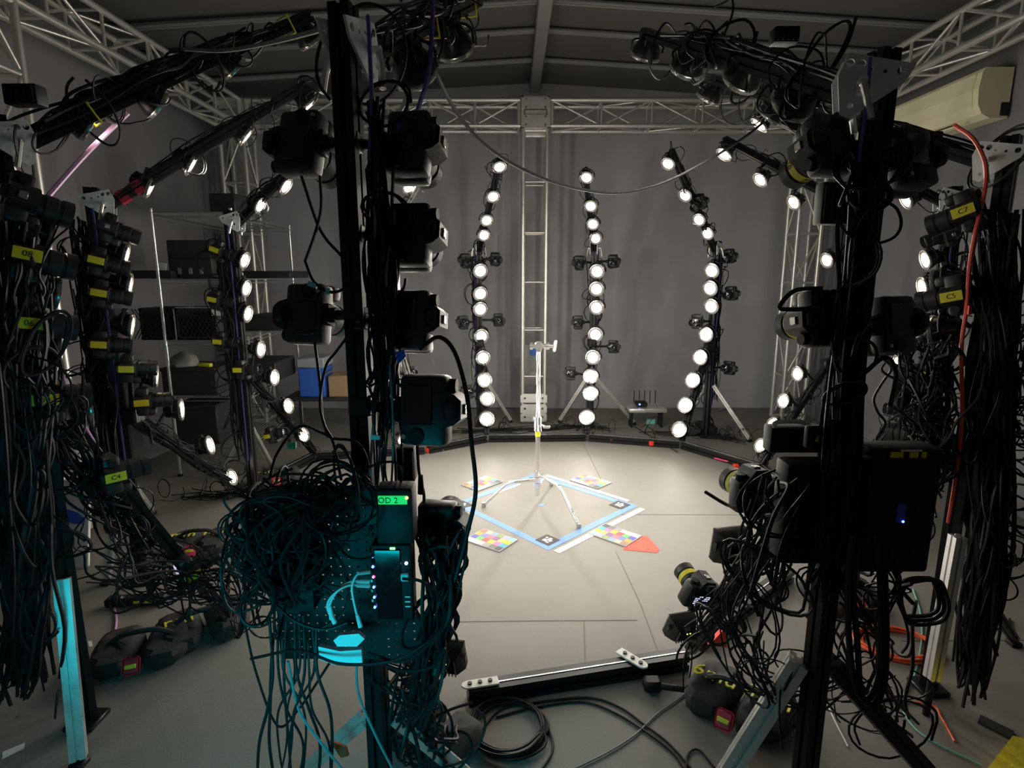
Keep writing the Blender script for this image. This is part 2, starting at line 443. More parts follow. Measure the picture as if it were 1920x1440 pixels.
# ---------------------------------------------------------------- shared pieces: camera, lamps
CTR = Vector((0.23, 4.03, 0))
AIM = Vector((0.23, 4.03, 1.0))
def camera_meshes():
    mb = MB()
    mb.box((0, 0, 0), (.142, .056, .098), .012, seg=2)
    mb.box((.056, .036, -.004), (.036, .045, .09), .012, seg=2)                       # hand grip
    Mx = Matrix.Translation((-.004, -.03, .044)) @ Matrix.Rotation(R(-90), 4, 'X')
    mb.prism([(-.036, 0), (.036, 0), (.03, -.02), (.018, -.034), (-.018, -.034), (-.03, -.02)], .068, Mx)   # prism hump
    mb.box((-.004, -.036, .058), (.036, .02, .026), .005)
    mb.box((0, .034, 0), (.085, .02, .085), .02, seg=2)
    body = mb.mesh('camera_body', 'camera_black')
    Ly = Matrix.Rotation(R(-90), 4, 'X')
    lens = MB().lathe([(.034, .03), (.036, .045), (.036, .058), (.0385, .06), (.0385, .09), (.036, .092), (.036, .1), (.039, .102), (.04, .128), (.037, .128), (.035, .112), (.0, .108)], 24, Ly).mesh('camera_lens', 'camera_black')
    ring = MB().lathe([(.0392, .066), (.0392, .084), (.0386, .084), (.0386, .066)], 24, Ly).mesh('zoom_ring', 'black_plastic')
    glass = MB().lathe([(.033, .1135), (.02, .117), (0, .119)], 20, Ly).mesh('front_glass', 'glass_black')
    screen = MB().box((-.012, -.03, -.008), (.078, .005, .056), .002).mesh('screen', 'glass_black')
    lit = MB().box((-.012, -.0335, -.008), (.07, .001, .05)).mesh('menu', 'glass_black')
    mb = MB().cyl((.052, -.028, -.012), (.052, -.033, -.012), .016, n=20); dial = mb.mesh('rear_dial', 'black_plastic')
    mb = MB().cyl((.052, -.028, -.038), (.052, -.031, -.038), .005, n=8); btn = mb.mesh('button', 'lamp_rim')
    mb = MB().cyl((-.05, 0, .048), (-.05, 0, .062), .014, n=18); mode = mb.mesh('mode_dial', 'black_plastic')
    mb = MB().box((-.004, 0, .08), (.02, .02, .005), .001); shoe = mb.mesh('hot_shoe', 'lamp_rim')
    return [('body', body), ('lens', lens), ('front_glass', glass), ('screen', screen), ('rear_dial', dial), ('button', btn), ('mode_dial', mode), ('hot_shoe', shoe)], ring
CAMPARTS, ZRING = camera_meshes()
def lamp_meshes():
    Ly = Matrix.Rotation(R(-90), 4, 'X')
    mb = MB().lathe([(0, -.075), (.022, -.073), (.028, -.06), (.03, -.05), (.046, -.03), (.058, -.005), (.062, .01), (.062, .02), (.056, .02), (.055, .012), (0, .012)], 20, Ly)
    for k in range(8):
        a = 2 * math.pi * k / 8
        mb.box((.032 * math.cos(a), -.045, .032 * math.sin(a)), (.004, .04, .022), rot=Matrix.Rotation(-a + R(90), 4, 'Y'))
    house = mb.mesh('lamp_housing', 'lamp_black')
    lens = MB().lathe([(.054, .0125), (.045, .018), (.025, .022), (0, .023)], 20, Ly).mesh('lamp_lens', 'lamp_lens')
    rim = MB().lathe([(.062, .008), (.065, .012), (.065, .021), (.056, .023), (.0555, .019), (.061, .018)], 20, Ly).mesh('lamp_rim', 'lamp_rim')
    pts = [Vector((.07 * math.cos(a), -.02, .07 * math.sin(a))) for a in [R(180 - 180 * k / 10) for k in range(11)]]
    pts = [Vector((-.07, 0, -.005))] + pts + [Vector((.07, 0, -.005))]
    yoke = MB().tube(pts, .005, 6).mesh('yoke', 'lamp_black')
    return [('housing', house), ('lens', lens), ('rim', rim), ('yoke', yoke)]
LAMPPARTS = lamp_meshes()
def flood_meshes():
    mb = MB()
    vs = [(-.04, -.045, -.04), (.04, -.045, -.04), (.04, -.045, .04), (-.04, -.045, .04), (-.058, -.005, -.058), (.058, -.005, -.058), (.058, -.005, .058), (-.058, -.005, .058),
          (-.058, .02, -.058), (.058, .02, -.058), (.058, .02, .058), (-.058, .02, .058)]
    fs = [(0, 1, 2, 3)] + [(i, 4 + i, 4 + (i + 1) % 4, (i + 1) % 4) for i in range(4)] + [(4 + i, 8 + i, 8 + (i + 1) % 4, 4 + (i + 1) % 4) for i in range(4)] + [(11, 10, 9, 8)]
    mb._faces(vs, fs, 0)
    for k in range(7): mb.box(((k - 3) * .012, -.05, 0), (.003, .014, .075))
    house = mb.mesh('flood_housing', 'lamp_black')
    lens = MB().box((0, .0205, 0), (.1, .002, .1), .0008).mesh('flood_lens', 'lamp_lens')
    mb = MB()
    for sx in (-1, 1): mb.box((sx * .054, .022, 0), (.008, .006, .116)); mb.box((0, .022, sx * .054), (.116, .006, .008))
    rim = mb.mesh('flood_rim', 'lamp_rim')
    mb = MB(); mb.box((-.064, -.01, .01), (.004, .016, .03)); mb.box((.064, -.01, .01), (.004, .016, .03)); mb.box((0, -.045, .02), (.016, .03, .016))
    yoke = mb.mesh('flood_yoke', 'lamp_black')
    led = MB().cyl((-.006, -.058, .03), (-.006, -.0605, .03), .003, n=8).cyl((.008, -.058, .03), (.008, -.0605, .03), .003, n=8).mesh('indicator', 'led_amber')
    return [('housing', house), ('lens', lens), ('rim', rim), ('yoke', yoke), ('indicator', led)]
FLOODPARTS = flood_meshes()
spot = bpy.data.lights.new('rig_lamp', 'SPOT')
spot.energy = LAMP_W; spot.color = (1.0, 0.935, 0.83); spot.spot_size = R(120); spot.spot_blend = 1.0; spot.shadow_soft_size = 0.05

def nearest_on(seg, p):
    a, b = seg; d = b - a; t = max(0, min(1, (p - a).dot(d) / d.length_squared)); return a + d * t
def depth_on(seg, px, py):
    best = None
    for k in range(61):
        q = seg[0].lerp(seg[1], k / 60); u, v = proj(q); e = (u - px) ** 2 + (v - py) ** 2
        if best is None or e < best[0]: best = (e, q)
    return best[1]
def make_lamp(loc, aim, anchor, label, flood=False, name='spot_lamp', scale=1.0):
    m = look(loc, aim) @ Matrix.Scale(scale, 4)
    t = thing(name, label, 'lamp', m, 'lamps on the rig columns')
    for nm, me in (FLOODPARTS if flood else LAMPPARTS): link(nm, me, t)
    l = bpy.data.objects.new('lamp_light', spot); C.objects.link(l); l.parent = t
    l.matrix_local = Matrix.Translation((0, .035, 0)) @ Matrix.Rotation(R(90), 4, 'X')
    a = m.inverted() @ Vector(anchor)
    s0 = Vector((0, -.045, .03)) if flood else Vector((0, -.02, .07))
    mid = s0.lerp(a, .5)
    mb = MB().cyl(s0, a, .009, n=8); mb.box(s0, (.028, .028, .028), .005); mb.box(a, (.04, .04, .04), .006)
    mb.build('clamp', 'lamp_black', t)
    return t
def make_camera(loc, aim, anchor, label, roll=None, sticker=None, lit=False, scale=1.0, code=None):
    loc = Vector(loc); anchor = Vector(anchor)
    m0 = look(loc, aim)
    a = m0.inverted() @ anchor
    if roll is None:                      # turn the base plate to the post
        roll = R(90) if a.x < 0 else R(-90)
    m = m0 @ Matrix.Rotation(roll, 4, 'Y')
    if scale != 1: m = m @ Matrix.Scale(scale, 4)
    t = thing('photo_camera', label, 'camera', m, 'cameras on the rig columns')
    for nm, me in CAMPARTS:
        if not (nm == 'hot_shoe' and sticker == 'side'): link(nm, me, t)
    a = m.inverted() @ anchor
    s0 = Vector((0, 0, -.05))
    mb = MB(); mb.box((0, 0, -.055), (.05, .04, .012), .003); mb.cyl((0, 0, -.06), (0, 0, -.075), .018, n=12)
    mb.cyl((0, 0, -.07), a, .012, n=10); mb.box(a, (.05, .05, .05), .008)
    mb.build('mount_clamp', 'black_anodised', t)
    if sticker == 'lens':
        mb = MB(); mb.lathe([(.0395, .072), (.0395, .092), (.0402, .092), (.0402, .072)], 24, Matrix.Rotation(R(-90), 4, 'X'))
        s = mb.build('sticker', 'label_yellow', t)
        for k in range(4):
            th = R(90 * k)
            if code: text('sticker_text', code, .022, 'ink_black', s, Matrix.Rotation(th, 4, 'Y') @ Matrix.Translation((0, .084, .0408)) @ Matrix.Rotation(R(0), 4, 'Z'))
    elif sticker == 'side':
        s = link('sticker', STICK, t, matrix=Matrix.Translation((-.004, 0, .0792)))
        if code: text('sticker_text', code, .024, 'ink_black', s, Matrix.Translation((0, 0, .0012)) @ Matrix.Rotation(R(90 if loc.x < 0 else -90), 4, 'Z'))
    if lit:
        s = link('menu', MENU, t)
    return t
STICK = MB().box((0, 0, 0), (.033, .066, .0016), .0005).mesh('sticker', 'label_yellow')
mb = MB()
random.seed(2)
for r_ in range(6):
    x = -.042
    while x < .02:
        wd = random.uniform(.004, .014)
        if random.random() < .75: mb.box((x + wd / 2, -.0332, .012 - r_ * .008), (wd, .0006, .0042))
        x += wd + .003
MENU = mb.mesh('menu', 'screen_lit')

# ---------------------------------------------------------------- rig columns
PLATE_OUT = [(.048, .068), (-.088, .032), (-.07, -.004), (0, -.05), (.036, -.072), (.055, -.062), (.066, .022)]
PLATE_HOLES = [(.043, .046, .009), (.02, .042, .009), (-.06, .02, .009), (0, .03, .004), (-.028, .022, .004), (.02, -.02, .008), (.035, -.045, .006)]
COLS = {}
def column(key, px, Y, top_py, tip, foot, legs, desc, label, a=0.03, zlow=0.95, legmat='silver_metal', leg_z=0.55, plates=True, wrap=True, leg_a=None, pin=None, post_mat='black_anodised'):
    b = P(px, VH, Y); base = Vector((b.x, b.y, 0))
    top = P(px, top_py, Y).z
    inward = (CTR - base).normalized()
    # reach of the upper arm: the point on the radial plane seen at the tip pixel
    best = None
    for k in range(40, 180):
        u = k / 100; q = base + inward * u; w_ = P(tip[0], tip[1], q.y)
        e = abs(w_.x - q.x)
        if best is None or e < best[0]: best = (e, Vector((q.x, q.y, w_.z)))
    tipw = best[1]
    fw_ = G(*foot) if foot else base + inward * (base - CTR).length * 0.2
    fw_ = Vector((fw_.x, fw_.y, .075))
    t = thing('camera_stand', label, 'camera stand', Matrix.Translation(base), 'camera stands of the rig ring')
    d = Vector((0, 0, 0))
    sd = inward.cross(Vector((0, 0, 1)))
    MB().ext((0, 0, .01), (0, 0, top), a, inward).build('post', post_mat, t)
    hinge = Vector((0, 0, top - .09)) + inward * .05
    MB().ext(hinge, tipw - base, a * .8, sd).build('upper_arm', post_mat, t)
    lo = Vector((0, 0, zlow)) + inward * (a + .02)
    MB().ext(lo, fw_ - base, a * .8, sd).build('lower_arm', post_mat, t)
    if plates:
        for s_ in (-1, 1):
            z = Vector((0, 0, 1)); pi_ = Vector(pin).normalized() if pin else inward; sd_ = pi_.cross(z)
            o_ = sd_ * s_ * (a + .004 + (.006 if s_ < 0 else 0)) + Vector((0, 0, top - .075)) + pi_ * .03
            mx = Matrix(((pi_.x, z.x, sd_.x, o_.x), (pi_.y, z.y, sd_.y, o_.y), (pi_.z, z.z, sd_.z, o_.z), (0, 0, 0, 1)))
            MB().plate(PLATE_OUT, PLATE_HOLES, .006, mx).build('hinge_plate', 'plate_grey', t)
            o2 = o_ + sd_ * s_ * .012
            mb = MB().cyl(o_ + pi_ * .02, o2 + pi_ * .02 + sd_ * s_ * .02, .01, n=10)
            mb.tube([o2 + pi_ * .02 + sd_ * s_ * .015, o2 + sd_ * s_ * .025 + pi_ * .01 - Vector((0, 0, .04)), o2 + sd_ * s_ * .03 - Vector((0, 0, .085))], .008, 8)
            mb.build('clamp_lever', 'silver_metal', t)
        MB().box(lo, (.09, .09, .09), .01).build('lower_joint', 'black_anodised', t)
    for f in legs:
        z_leg = leg_z
        g = G(*f[:2]); st = Vector((0, 0, f[2] if len(f) > 2 else leg_z)); e = Vector((g.x - base.x, g.y - base.y, .03))
        st = st + (Vector((e.x, e.y, 0)).normalized() * (a + .02))
        MB().ext(st, e, leg_a or a * .62).build('support_leg', f[3] if len(f) > 3 else legmat, t)
        MB().box((e.x, e.y, .012), (.05, .05, .024), .006).build('foot', 'black_plastic', t)
    MB().box((0, 0, .012), (.11, .11, .02), .004).build('base_plate', 'black_anodised', t)
    if wrap:
        mb = MB(); off = sd * (a + .009) * (1 if base.x < 0 else -1)
        mb.tube(spline([off + Vector((0, 0, top - .1)), off * 1.1 + Vector((.006, 0, top * .7)), off * .9 + Vector((-.004, .004, top * .45)), off + Vector((0, 0, .3))]), .0065, 7)
        mb.build('cable_wrap', 'wrap_blue', t)
    COLS[key] = dict(base=base, inward=inward, sd=sd, top=top, post=(base + Vector((0, 0, .2)), base + Vector((0, 0, top))),
                     upper=(base + hinge, tipw), lower=(base + lo, fw_), desc=desc, t=t, foot=fw_, cnt={})
    return t
SEGNAME = {'upper': 'upper arm', 'post': 'post', 'lower': 'lower arm'}
def lamps(key, seg, pix, state='lit', flood=False, toward=0.06, aim=None):
    c = COLS[key]
    for px, py in pix:
        q = depth_on(c[seg], px, py)
        Yd = q.y + c['inward'].y * toward
        loc = P(px, py, Yd)
        n = c['cnt'].get('l' + seg, 0); c['cnt']['l' + seg] = n + 1
        anchor = nearest_on(c[seg], loc)
        am = Vector(aim) if aim else AIM
        tgt = Vector((am.x, am.y, 1.0 if loc.z > 1.5 else (0.9 if loc.z > .8 else 1.1)))
        make_lamp(loc, tgt, anchor, f"{ORD[n]} {state} lamp down the {SEGNAME[seg]}, {c['desc']}", flood, 'flood_lamp' if flood else 'spot_lamp', 1.25 if key in ('R1', 'R2', 'R3') and seg != 'upper' else 1.0)  # rear post and lower-arm lamps enlarged to stand in for their halo
def cams(key, items):
    c = COLS[key]
    for it in items:
        px, py, seg, dy = it[:4]; kw = it[4] if len(it) > 4 else {}
        q = depth_on(c[seg], px, py)
        loc = P(px, py, q.y + dy)
        n = c['cnt'].get('c', 0); c['cnt']['c'] = n + 1
        anchor = nearest_on(c[seg], loc)
        st = ' with yellow sticker' if kw.get('sticker') else (' with lit screen' if kw.get('lit') else '')
        side = kw.pop('say', f"{ORD[n]} black camera{st} down")
        make_camera(loc, kw.pop('aim', AIM), anchor, f"{side}, {c['desc']}", **kw)

column('R1', 897, 6.3, 452, (938, 298), (913, 828), [(957, 792), (862, 792)], 'column left of silver middle tower', 'black camera column with lit lamps just left of the silver middle tower')
column('R2', 1114, 6.3, 452, (1097, 318), (1101, 826), [(1050, 792), (1188, 796)], 'column right of silver middle tower', 'black camera column on two silver legs just right of the silver middle tower')
column('R3', 1342, 5.9, 452, (1258, 282), (1277, 840), [(1405, 828), (1278, 812)], 'second column right of middle tower', 'black camera column with long diagonal leg, second right of the middle tower')
column('R4', 1578, 4.75, 360, (1358, 262), (1427, 886), [(1560, 900), (1700, 880)], 'column just behind large dark column', 'black camera column half hidden just behind the large dark column')
column('R4b', 1768, 3.6, 350, (1425, 205), None, [(1600, 990), (1850, 960)], 'column behind the red-cabled column', 'black camera column half hidden behind the red-cabled column')
column('R5', 1858, 2.1, 255, (1340, 150), None, [(1900, 1210, .6, 'black_anodised')], 'near red-cabled column', 'black near right column with red cable and dense cable loops', a=.026, leg_z=.8, wrap=False)
t = COLS['R5']['t']; b_ = COLS['R5']['base']
MB().ext(P(1796, 1005, 1.96) - b_, P(1747, 1272, 1.96) - b_, .021).build('support_leg', 'silver_metal', t)
g_ = P(1745, 1280, 1.96) - b_
MB().cyl(P(1747, 1272, 1.96) - b_, (g_.x, g_.y, .0), .013, n=10).build('foot', 'black_plastic', t)
column('F2', 1612, 1.42, 95, (1208, 62), (1292, 1248), [(1322, 1528, .62), (1795, 1530, .62, 'black_anodised')], 'large dark near column', 'large dark near camera column right of the open floor', a=.024, zlow=1.15, leg_a=.026, wrap=False, pin=(-.95, .3, 0))  # right leg black instead of grey: its shade is put into the colour
column('F1', 668, 1.35, 10, (895, 0), (800, 1335), [(525, 1505, .5), (912, 1500, .5)], 'pegboard column', 'near camera column lit cyan carrying a pegboard of hubs', a=.024, zlow=.85, leg_a=.022, wrap=False)
column('L1', 742, 5.95, 400, (815, 290), (800, 850), [(700, 860), (790, 820)], 'column hidden behind pegboard column', 'silver camera column mostly hidden behind the pegboard column', post_mat='silver_metal')
column('L2', 440, 4.2, 395, (562, 300), (590, 862), [(412, 895), (510, 880)], 'column before the wire rack middle', 'black camera column on silver legs before the middle of the wire rack')
column('L3', 192, 2.95, 352, (577, 160), (452, 935), [(200, 1096), (285, 965)], 'column before the wire rack near end', 'black camera column with red-taped arm before the near end of the wire rack')
column('L4', 32, 1.92, 215, (580, 30), (436, 1190), [(150, 1436, .62)], 'near left-edge column', 'black near camera column at the left edge with a cyan-lit leg', zlow=1.22, leg_a=.024, wrap=False)

lamps('R1', 'upper', [(936, 311), (924, 367), (912, 412), (907, 440)])
lamps('R1', 'post', [(900, 507), (900, 550), (900, 579), (902, 630)])
lamps('R1', 'lower', [(905, 671), (908, 713), (913, 748), (912, 786)])
lamps('R2', 'upper', [(1100, 331), (1108, 385), (1112, 419), (1117, 446)])
lamps('R2', 'post', [(1120, 508), (1119, 541), (1119, 576), (1117, 627)])
lamps('R2', 'lower', [(1112, 670), (1108, 706), (1108, 738), (1101, 783)])
lamps('R3', 'upper', [(1254, 305), (1286, 365), (1312, 411), (1328, 437)])
lamps('R3', 'post', [(1336, 507), (1333, 540), (1335, 574), (1325, 627)])
lamps('R3', 'lower', [(1314, 670), (1300, 713), (1286, 760), (1275, 806)])
lamps('R4', 'upper', [(1360, 287), (1428, 335), (1491, 378)])
lamps('R4', 'post', [(1553, 487)])
lamps('R4', 'lower', [(1498, 701), (1471, 752), (1451, 797), (1428, 836)])
lamps('R4b', 'upper', [(1427, 230), (1703, 372)])
lamps('R4b', 'post', [(1740, 486), (1734, 537)])
lamps('R4b', 'lower', [(1724, 603), (1688, 683)])
lamps('R5', 'upper', [(1330, 180), (1447, 212)], 'edge-on')
lamps('R5', 'post', [(1768, 535), (1762, 622)], 'edge-on')
lamps('R5', 'lower', [(1697, 740)], 'edge-on')
lamps('F2', 'upper', [(1212, 96), (1290, 122), (1395, 140), (1492, 185)], 'dark-backed')
lamps('F2', 'lower', [(1369, 1022), (1275, 1172)], 'square dark-backed', flood=True)
lamps('F1', 'upper', [(850, 82), (775, 125)], 'dark-backed')
lamps('F1', 'lower', [(842, 1228)], 'square dark-backed', flood=True)
lamps('L1', 'upper', [(765, 350)])
lamps('L1', 'lower', [(728, 722), (755, 828)])
lamps('L2', 'upper', [(533, 347), (485, 383)])
lamps('L2', 'post', [(455, 487), (458, 540), (461, 588)])
lamps('L2', 'lower', [(485, 655), (511, 708), (538, 762), (567, 816)])
lamps('L3', 'upper', [(575, 193), (457, 251), (353, 305), (275, 347)], 'half-turned')
lamps('L3', 'post', [(229, 478), (236, 535), (240, 610)], 'half-turned')
lamps('L3', 'lower', [(286, 705), (334, 768), (389, 836), (431, 896)], 'half-turned')
lamps('L4', 'upper', [(580, 72), (432, 122), (288, 190), (155, 228)], 'edge-on')
lamps('L4', 'post', [(78, 440), (92, 545), (92, 650)], 'edge-on')
lamps('L4', 'lower', [(152, 765)], 'edge-on')

S = lambda code=None: dict(sticker='side', code=code)
cams('R1', [(872, 488, 'post', -.02), (928, 486, 'post', -.02), (868, 604, 'post', -.02), (934, 600, 'post', -.02), (876, 735, 'lower', 0)])
cams('R2', [(1086, 492, 'post', -.02), (1150, 490, 'post', -.02), (1084, 604, 'post', -.02), (1150, 650, 'post', -.02), (1070, 700, 'lower', 0)])
cams('R3', [(1312, 378, 'upper', 0), (1368, 480, 'post', 0), (1372, 550, 'post', 0), (1308, 602, 'post', -.02), (1368, 690, 'post', 0)])
cams('R4', [(1565, 395, 'post', 0), (1600, 560, 'post', 0), (1465, 815, 'lower', 0)])
cams('R4b', [(1775, 440, 'post', -.05), (1748, 640, 'post', -.05), (1700, 770, 'lower', 0)])
cams('L1', [(715, 420, 'post', 0), (765, 560, 'post', 0), (768, 700, 'post', 0)])
cams('L2', [(412, 470, 'post', -.05, S()), (408, 562, 'post', -.05, S()), (418, 640, 'post', -.05, S()), (455, 692, 'lower', -.05, S()), (512, 815, 'lower', -.05, S())])
cams('L3', [(205, 428, 'post', -.06), (185, 490, 'post', -.06, S()), (190, 550, 'post', -.06, S()), (190, 645, 'post', -.06, S()), (240, 690, 'lower', -.06, S()), (268, 752, 'lower', -.06, S())])
cams('L4', [(30, 372, 'post', -.06, dict(scale=1.1)), (38, 480, 'post', -.06, dict(sticker='side', code='08', scale=1.1)), (42, 606, 'post', -.06, dict(sticker='side', code='06', scale=1.1)),
            (72, 746, 'post', -.05, dict(sticker='side', code='04', scale=1.1)), (205, 888, 'lower', -.06, dict(sticker='side', code='C4')), (350, 1070, 'lower', -.06, dict(sticker='side', lit=True))])
cams('R5', [(1822, 396, 'post', -.05, S('C7')), (1800, 553, 'post', -.05, S('C5')), (1762, 700, 'lower', -.05, S()), (1738, 820, 'lower', -.05, S())])
cams('F2', [(1552, 275, 'post', .02, dict(sticker='lens', code='07')), (1705, 300, 'post', .02), (1540, 598, 'post', .02, dict(sticker='lens')), (1672, 610, 'post', .02),
            (1416, 925, 'lower', -.02, dict(sticker='lens', roll=0)), (1312, 1113, 'lower', 0, dict(sticker='lens', lit=True, roll=R(15)))])
cams('F1', [(566, 272, 'post', .02), (768, 272, 'post', .02), (770, 442, 'post', .02), (580, 590, 'post', .02), (772, 602, 'post', .02), (800, 768, 'post', -.05, dict(scale=1.15)), (822, 990, 'lower', 0, dict(roll=R(90)))])


# ---------------------------------------------------------------- floor rails between the column feet
def rail(a, b, label, plates=False):
    a = Vector(a); b = Vector(b); d = (b - a).normalized()
    t = thing('floor_rail', label, 'rail', Matrix.Translation(a), 'black rails on the floor')
    MB().ext(d * .02 + Vector((0, 0, .036)), (b - a) - d * .02 + Vector((0, 0, .036)), .034).build('rail_bar', 'black_anodised', t)
    n = Vector((-d.y, d.x, 0))
    MB().box(((b - a) / 2) + Vector((0, 0, .0715)), ((b - a).length * .96, .006, .002), rot=math.atan2(d.y, d.x)).build('rail_edge', 'silver_metal', t)
    return t
ft = lambda k: Vector((COLS[k]['foot'].x, COLS[k]['foot'].y, 0))
rail(ft('R1'), ft('R2'), 'black floor rail in front of the silver middle tower')
rail(ft('R2'), ft('R3'), 'black floor rail with two orange blocks right of the tower')
rail(ft('R3'), ft('R4'), 'black floor rail with a pink tape, right rear of the floor')
rail(ft('R1'), G(800, 850), 'black floor rail with orange blocks left of the tower')
rail(G(800, 850), ft('L2'), 'black floor rail behind the pegboard column')
rail(ft('L2'), ft('L3'), 'black floor rail before the wire rack')
rail(ft('R4b'), ft('R4'), 'black floor rail behind the large dark near column')
rail(ft('F2') + Vector((.05, .1, 0)), G(1480, 1085), 'black floor rail running right from the dark column arm')
nr0, nr1 = G(868, 1318), ft('F2')
nr = rail(nr0, nr1, 'long black near floor rail with white end plate and lever')
dv = (nr1 - nr0); ang = math.atan2(dv.y, dv.x)
def rplate(t, fr, rot, L, nm):
    m = Matrix.Translation(dv * fr + Vector((0, 0, .0735))) @ Matrix.Rotation(rot, 4, 'Z')
    o = MB().plate([(-L, -.022), (L * .7, -.022), (L * .9, -.014), (L, 0), (L * .9, .014), (L * .7, .022), (-L, .022)], [], .007, m).build('joint_plate', 'white_panel', t)
    for k in (-1, 0, 1):
        MB().cyl(m @ Vector((L * .55 * k, 0, .006)), m @ Vector((L * .55 * k, 0, .014)), .009, n=8).build('bolt', 'black_anodised', o)
    return o
rplate(nr, .07, ang + R(180), .075, 'joint_plate')
rplate(nr, .73, ang - R(62), .075, 'joint_plate')
hz = dv * .73 + Vector((.06, -.1, .035))
MB().box(hz, (.07, .06, .05), .01).tube([hz, hz + Vector((.05, -.03, .01)), hz + Vector((.12, -.03, .0))], .012, 8).build('clamp_lever', 'black_plastic', nr)
def block(px, py, Y, s, label, m='tape_orange', z=None):
    g = P(px, py, Y)
    o = MB().box((0, 0, 0), (s, s, s), s * .12).build('marker_block', m); o.location = g
    return tag(o, label, 'marker', 'orange blocks on the rails')
for px, py, dz, lab in ((803, 844, 5.32, 'orange marker block on the rail left of tower, left one'), (857, 834, 5.52, 'orange marker block on the rail left of tower, right one'),
                        (1148, 826, 5.66, 'orange marker block on the rail right of tower, left one'), (1221, 831, 5.52, 'orange marker block on the rail right of tower, right one'),
                        (1380, 875, 4.86, 'orange marker block on the right rear rail')):
    block(px, py, dz, .045, lab)
g = G(1352, 862, .074); o = MB().box((0, 0, 0), (.13, .03, .002), rot=R(-50)).build('tape_strip', 'tag_pink'); o.location = g; tag(o, 'pink tape strip on the right rear rail', 'tape')
mb = MB(); mb.prism([(-.05, -.02), (.03, -.03), (.025, .06)], .03); o = mb.build('marker_wedge', 'tape_orange'); o.location = G(1346, 1196, .075); o.rotation_euler = (R(80), 0, 0); tag(o, 'orange wedge marker under the dark column arm', 'marker')

# ---------------------------------------------------------------- floor markings, charts, stand
def flat(name, pts, mname, label, cat, z=.0012, group=None, parent=None):
    c = sum((Vector((p.x, p.y, 0)) for p in pts), Vector()) / len(pts)
    poly = [(p.x - c.x, p.y - c.y) for p in pts]
    o = MB().prism(poly, z).build(name, mname, parent, smooth=False); o.location = (c.x, c.y, .0003)
    if label: tag(o, label, cat, group)
    return o
SQ = [G(850, 945), G(1028, 1032), G(1196, 949), G(1003, 888)]
def strip(a, b, w_, off, mname, label, t0=0, t1=1, z=.0012):
    a = Vector((a.x, a.y, 0)); b = Vector((b.x, b.y, 0)); d = (b - a).normalized(); n = Vector((-d.y, d.x, 0))
    p, q = a.lerp(b, t0) + n * off, a.lerp(b, t1) + n * off
    return flat('tape_strip', [p, q, q + n * w_, p + n * w_], mname, label, 'tape', z, 'floor tape around the stand')
strip(SQ[0], SQ[1], .052, 0, 'tape_blue', 'blue tape strip, near left side of the square', z=.0012)
strip(SQ[1], SQ[2], .056, 0, 'tape_blue', 'blue tape strip, near right side of the square', z=.0014)
strip(SQ[2], SQ[3], .056, 0, 'tape_blue', 'blue tape strip, far right side of the square', z=.0012)
strip(SQ[3], SQ[0], .052, 0, 'tape_blue', 'blue tape strip, far left side of the square', z=.0014)
strip(SQ[1], SQ[2], .045, -.075, 'tape_white', 'white strip outside the near right blue tape', .02, .98, .003)
strip(SQ[2], SQ[3], .035, -.05, 'tape_white', 'white strip outside the far right blue tape', .1, .9, .003)
strip(SQ[3], SQ[0], .03, .062, 'tape_white', 'short white strip inside the far left blue tape', .3, .6, .002)
o = MB().box((0, 0, .0008), (.05, .03, .0014), rot=R(40)).build('tape_patch', 'tape_blue'); o.location = G(1015, 947); tag(o, 'small blue tape patch at the centre of the square', 'tape')
def fiducial(px, py, rot, label):
    g = G(px, py); t = thing('floor_marker', label, 'marker', Matrix.Translation(g) @ Matrix.Rotation(rot, 4, 'Z'), 'black marker cards')
    MB().box((0, 0, .0022), (.115, .115, .003), .001).build('card', 'ink_black', t)
    mb = MB()
    for x, y, w_, h_ in ((-.015, .01, .03, .03), (.018, -.005, .03, .02), (0, -.022, .022, .02), (.02, .024, .016, .016), (-.028, -.02, .014, .02)): mb.box((x, y, .0042), (w_, h_, .0012))
    mb.build('white_print', 'paper', t)
fiducial(1027, 1013, R(45), 'black marker card in the near corner of the blue square')
fiducial(1162, 947, R(45), 'black marker card in the right corner of the blue square')
fiducial(866, 947, R(45), 'black marker card in the left corner of the blue square')
flat('tape_arrow', [G(1180, 1010), G(1199, 1013), G(1199, 1007), G(1213, 1005), G(1236, 1030), G(1232, 1037), G(1168, 1031), G(1171, 1022)], 'tape_orange', 'orange arrow of tape on the floor beside the near right colour chart', 'tape', .002)
PAL = [(.40, .22, .15), (.76, .48, .40), (.30, .40, .60), (.30, .38, .16), (.45, .42, .68), (.35, .72, .66), (.85, .40, .08), (.22, .26, .62), (.75, .22, .26), (.27, .14, .34), (.55, .70, .15), (.88, .56, .05),
       (.12, .13, .52), (.18, .52, .18), (.66, .10, .09), (.92, .75, .05), (.72, .22, .50), (.08, .45, .60), (.90, .90, .88), (.72, .72, .70), (.52, .52, .51), (.34, .34, .34), (.19, .19, .19), (.08, .08, .08)]
for i, c_ in enumerate(PAL): mat(f'patch_{i}', tuple(.8 * v ** 1.15 for v in c_), .6, var=.03)
PATCH = [MB().box((0, 0, 0), (.0425, .0460, .0012)).mesh('patch', f'patch_{i}') for i in range(24)]
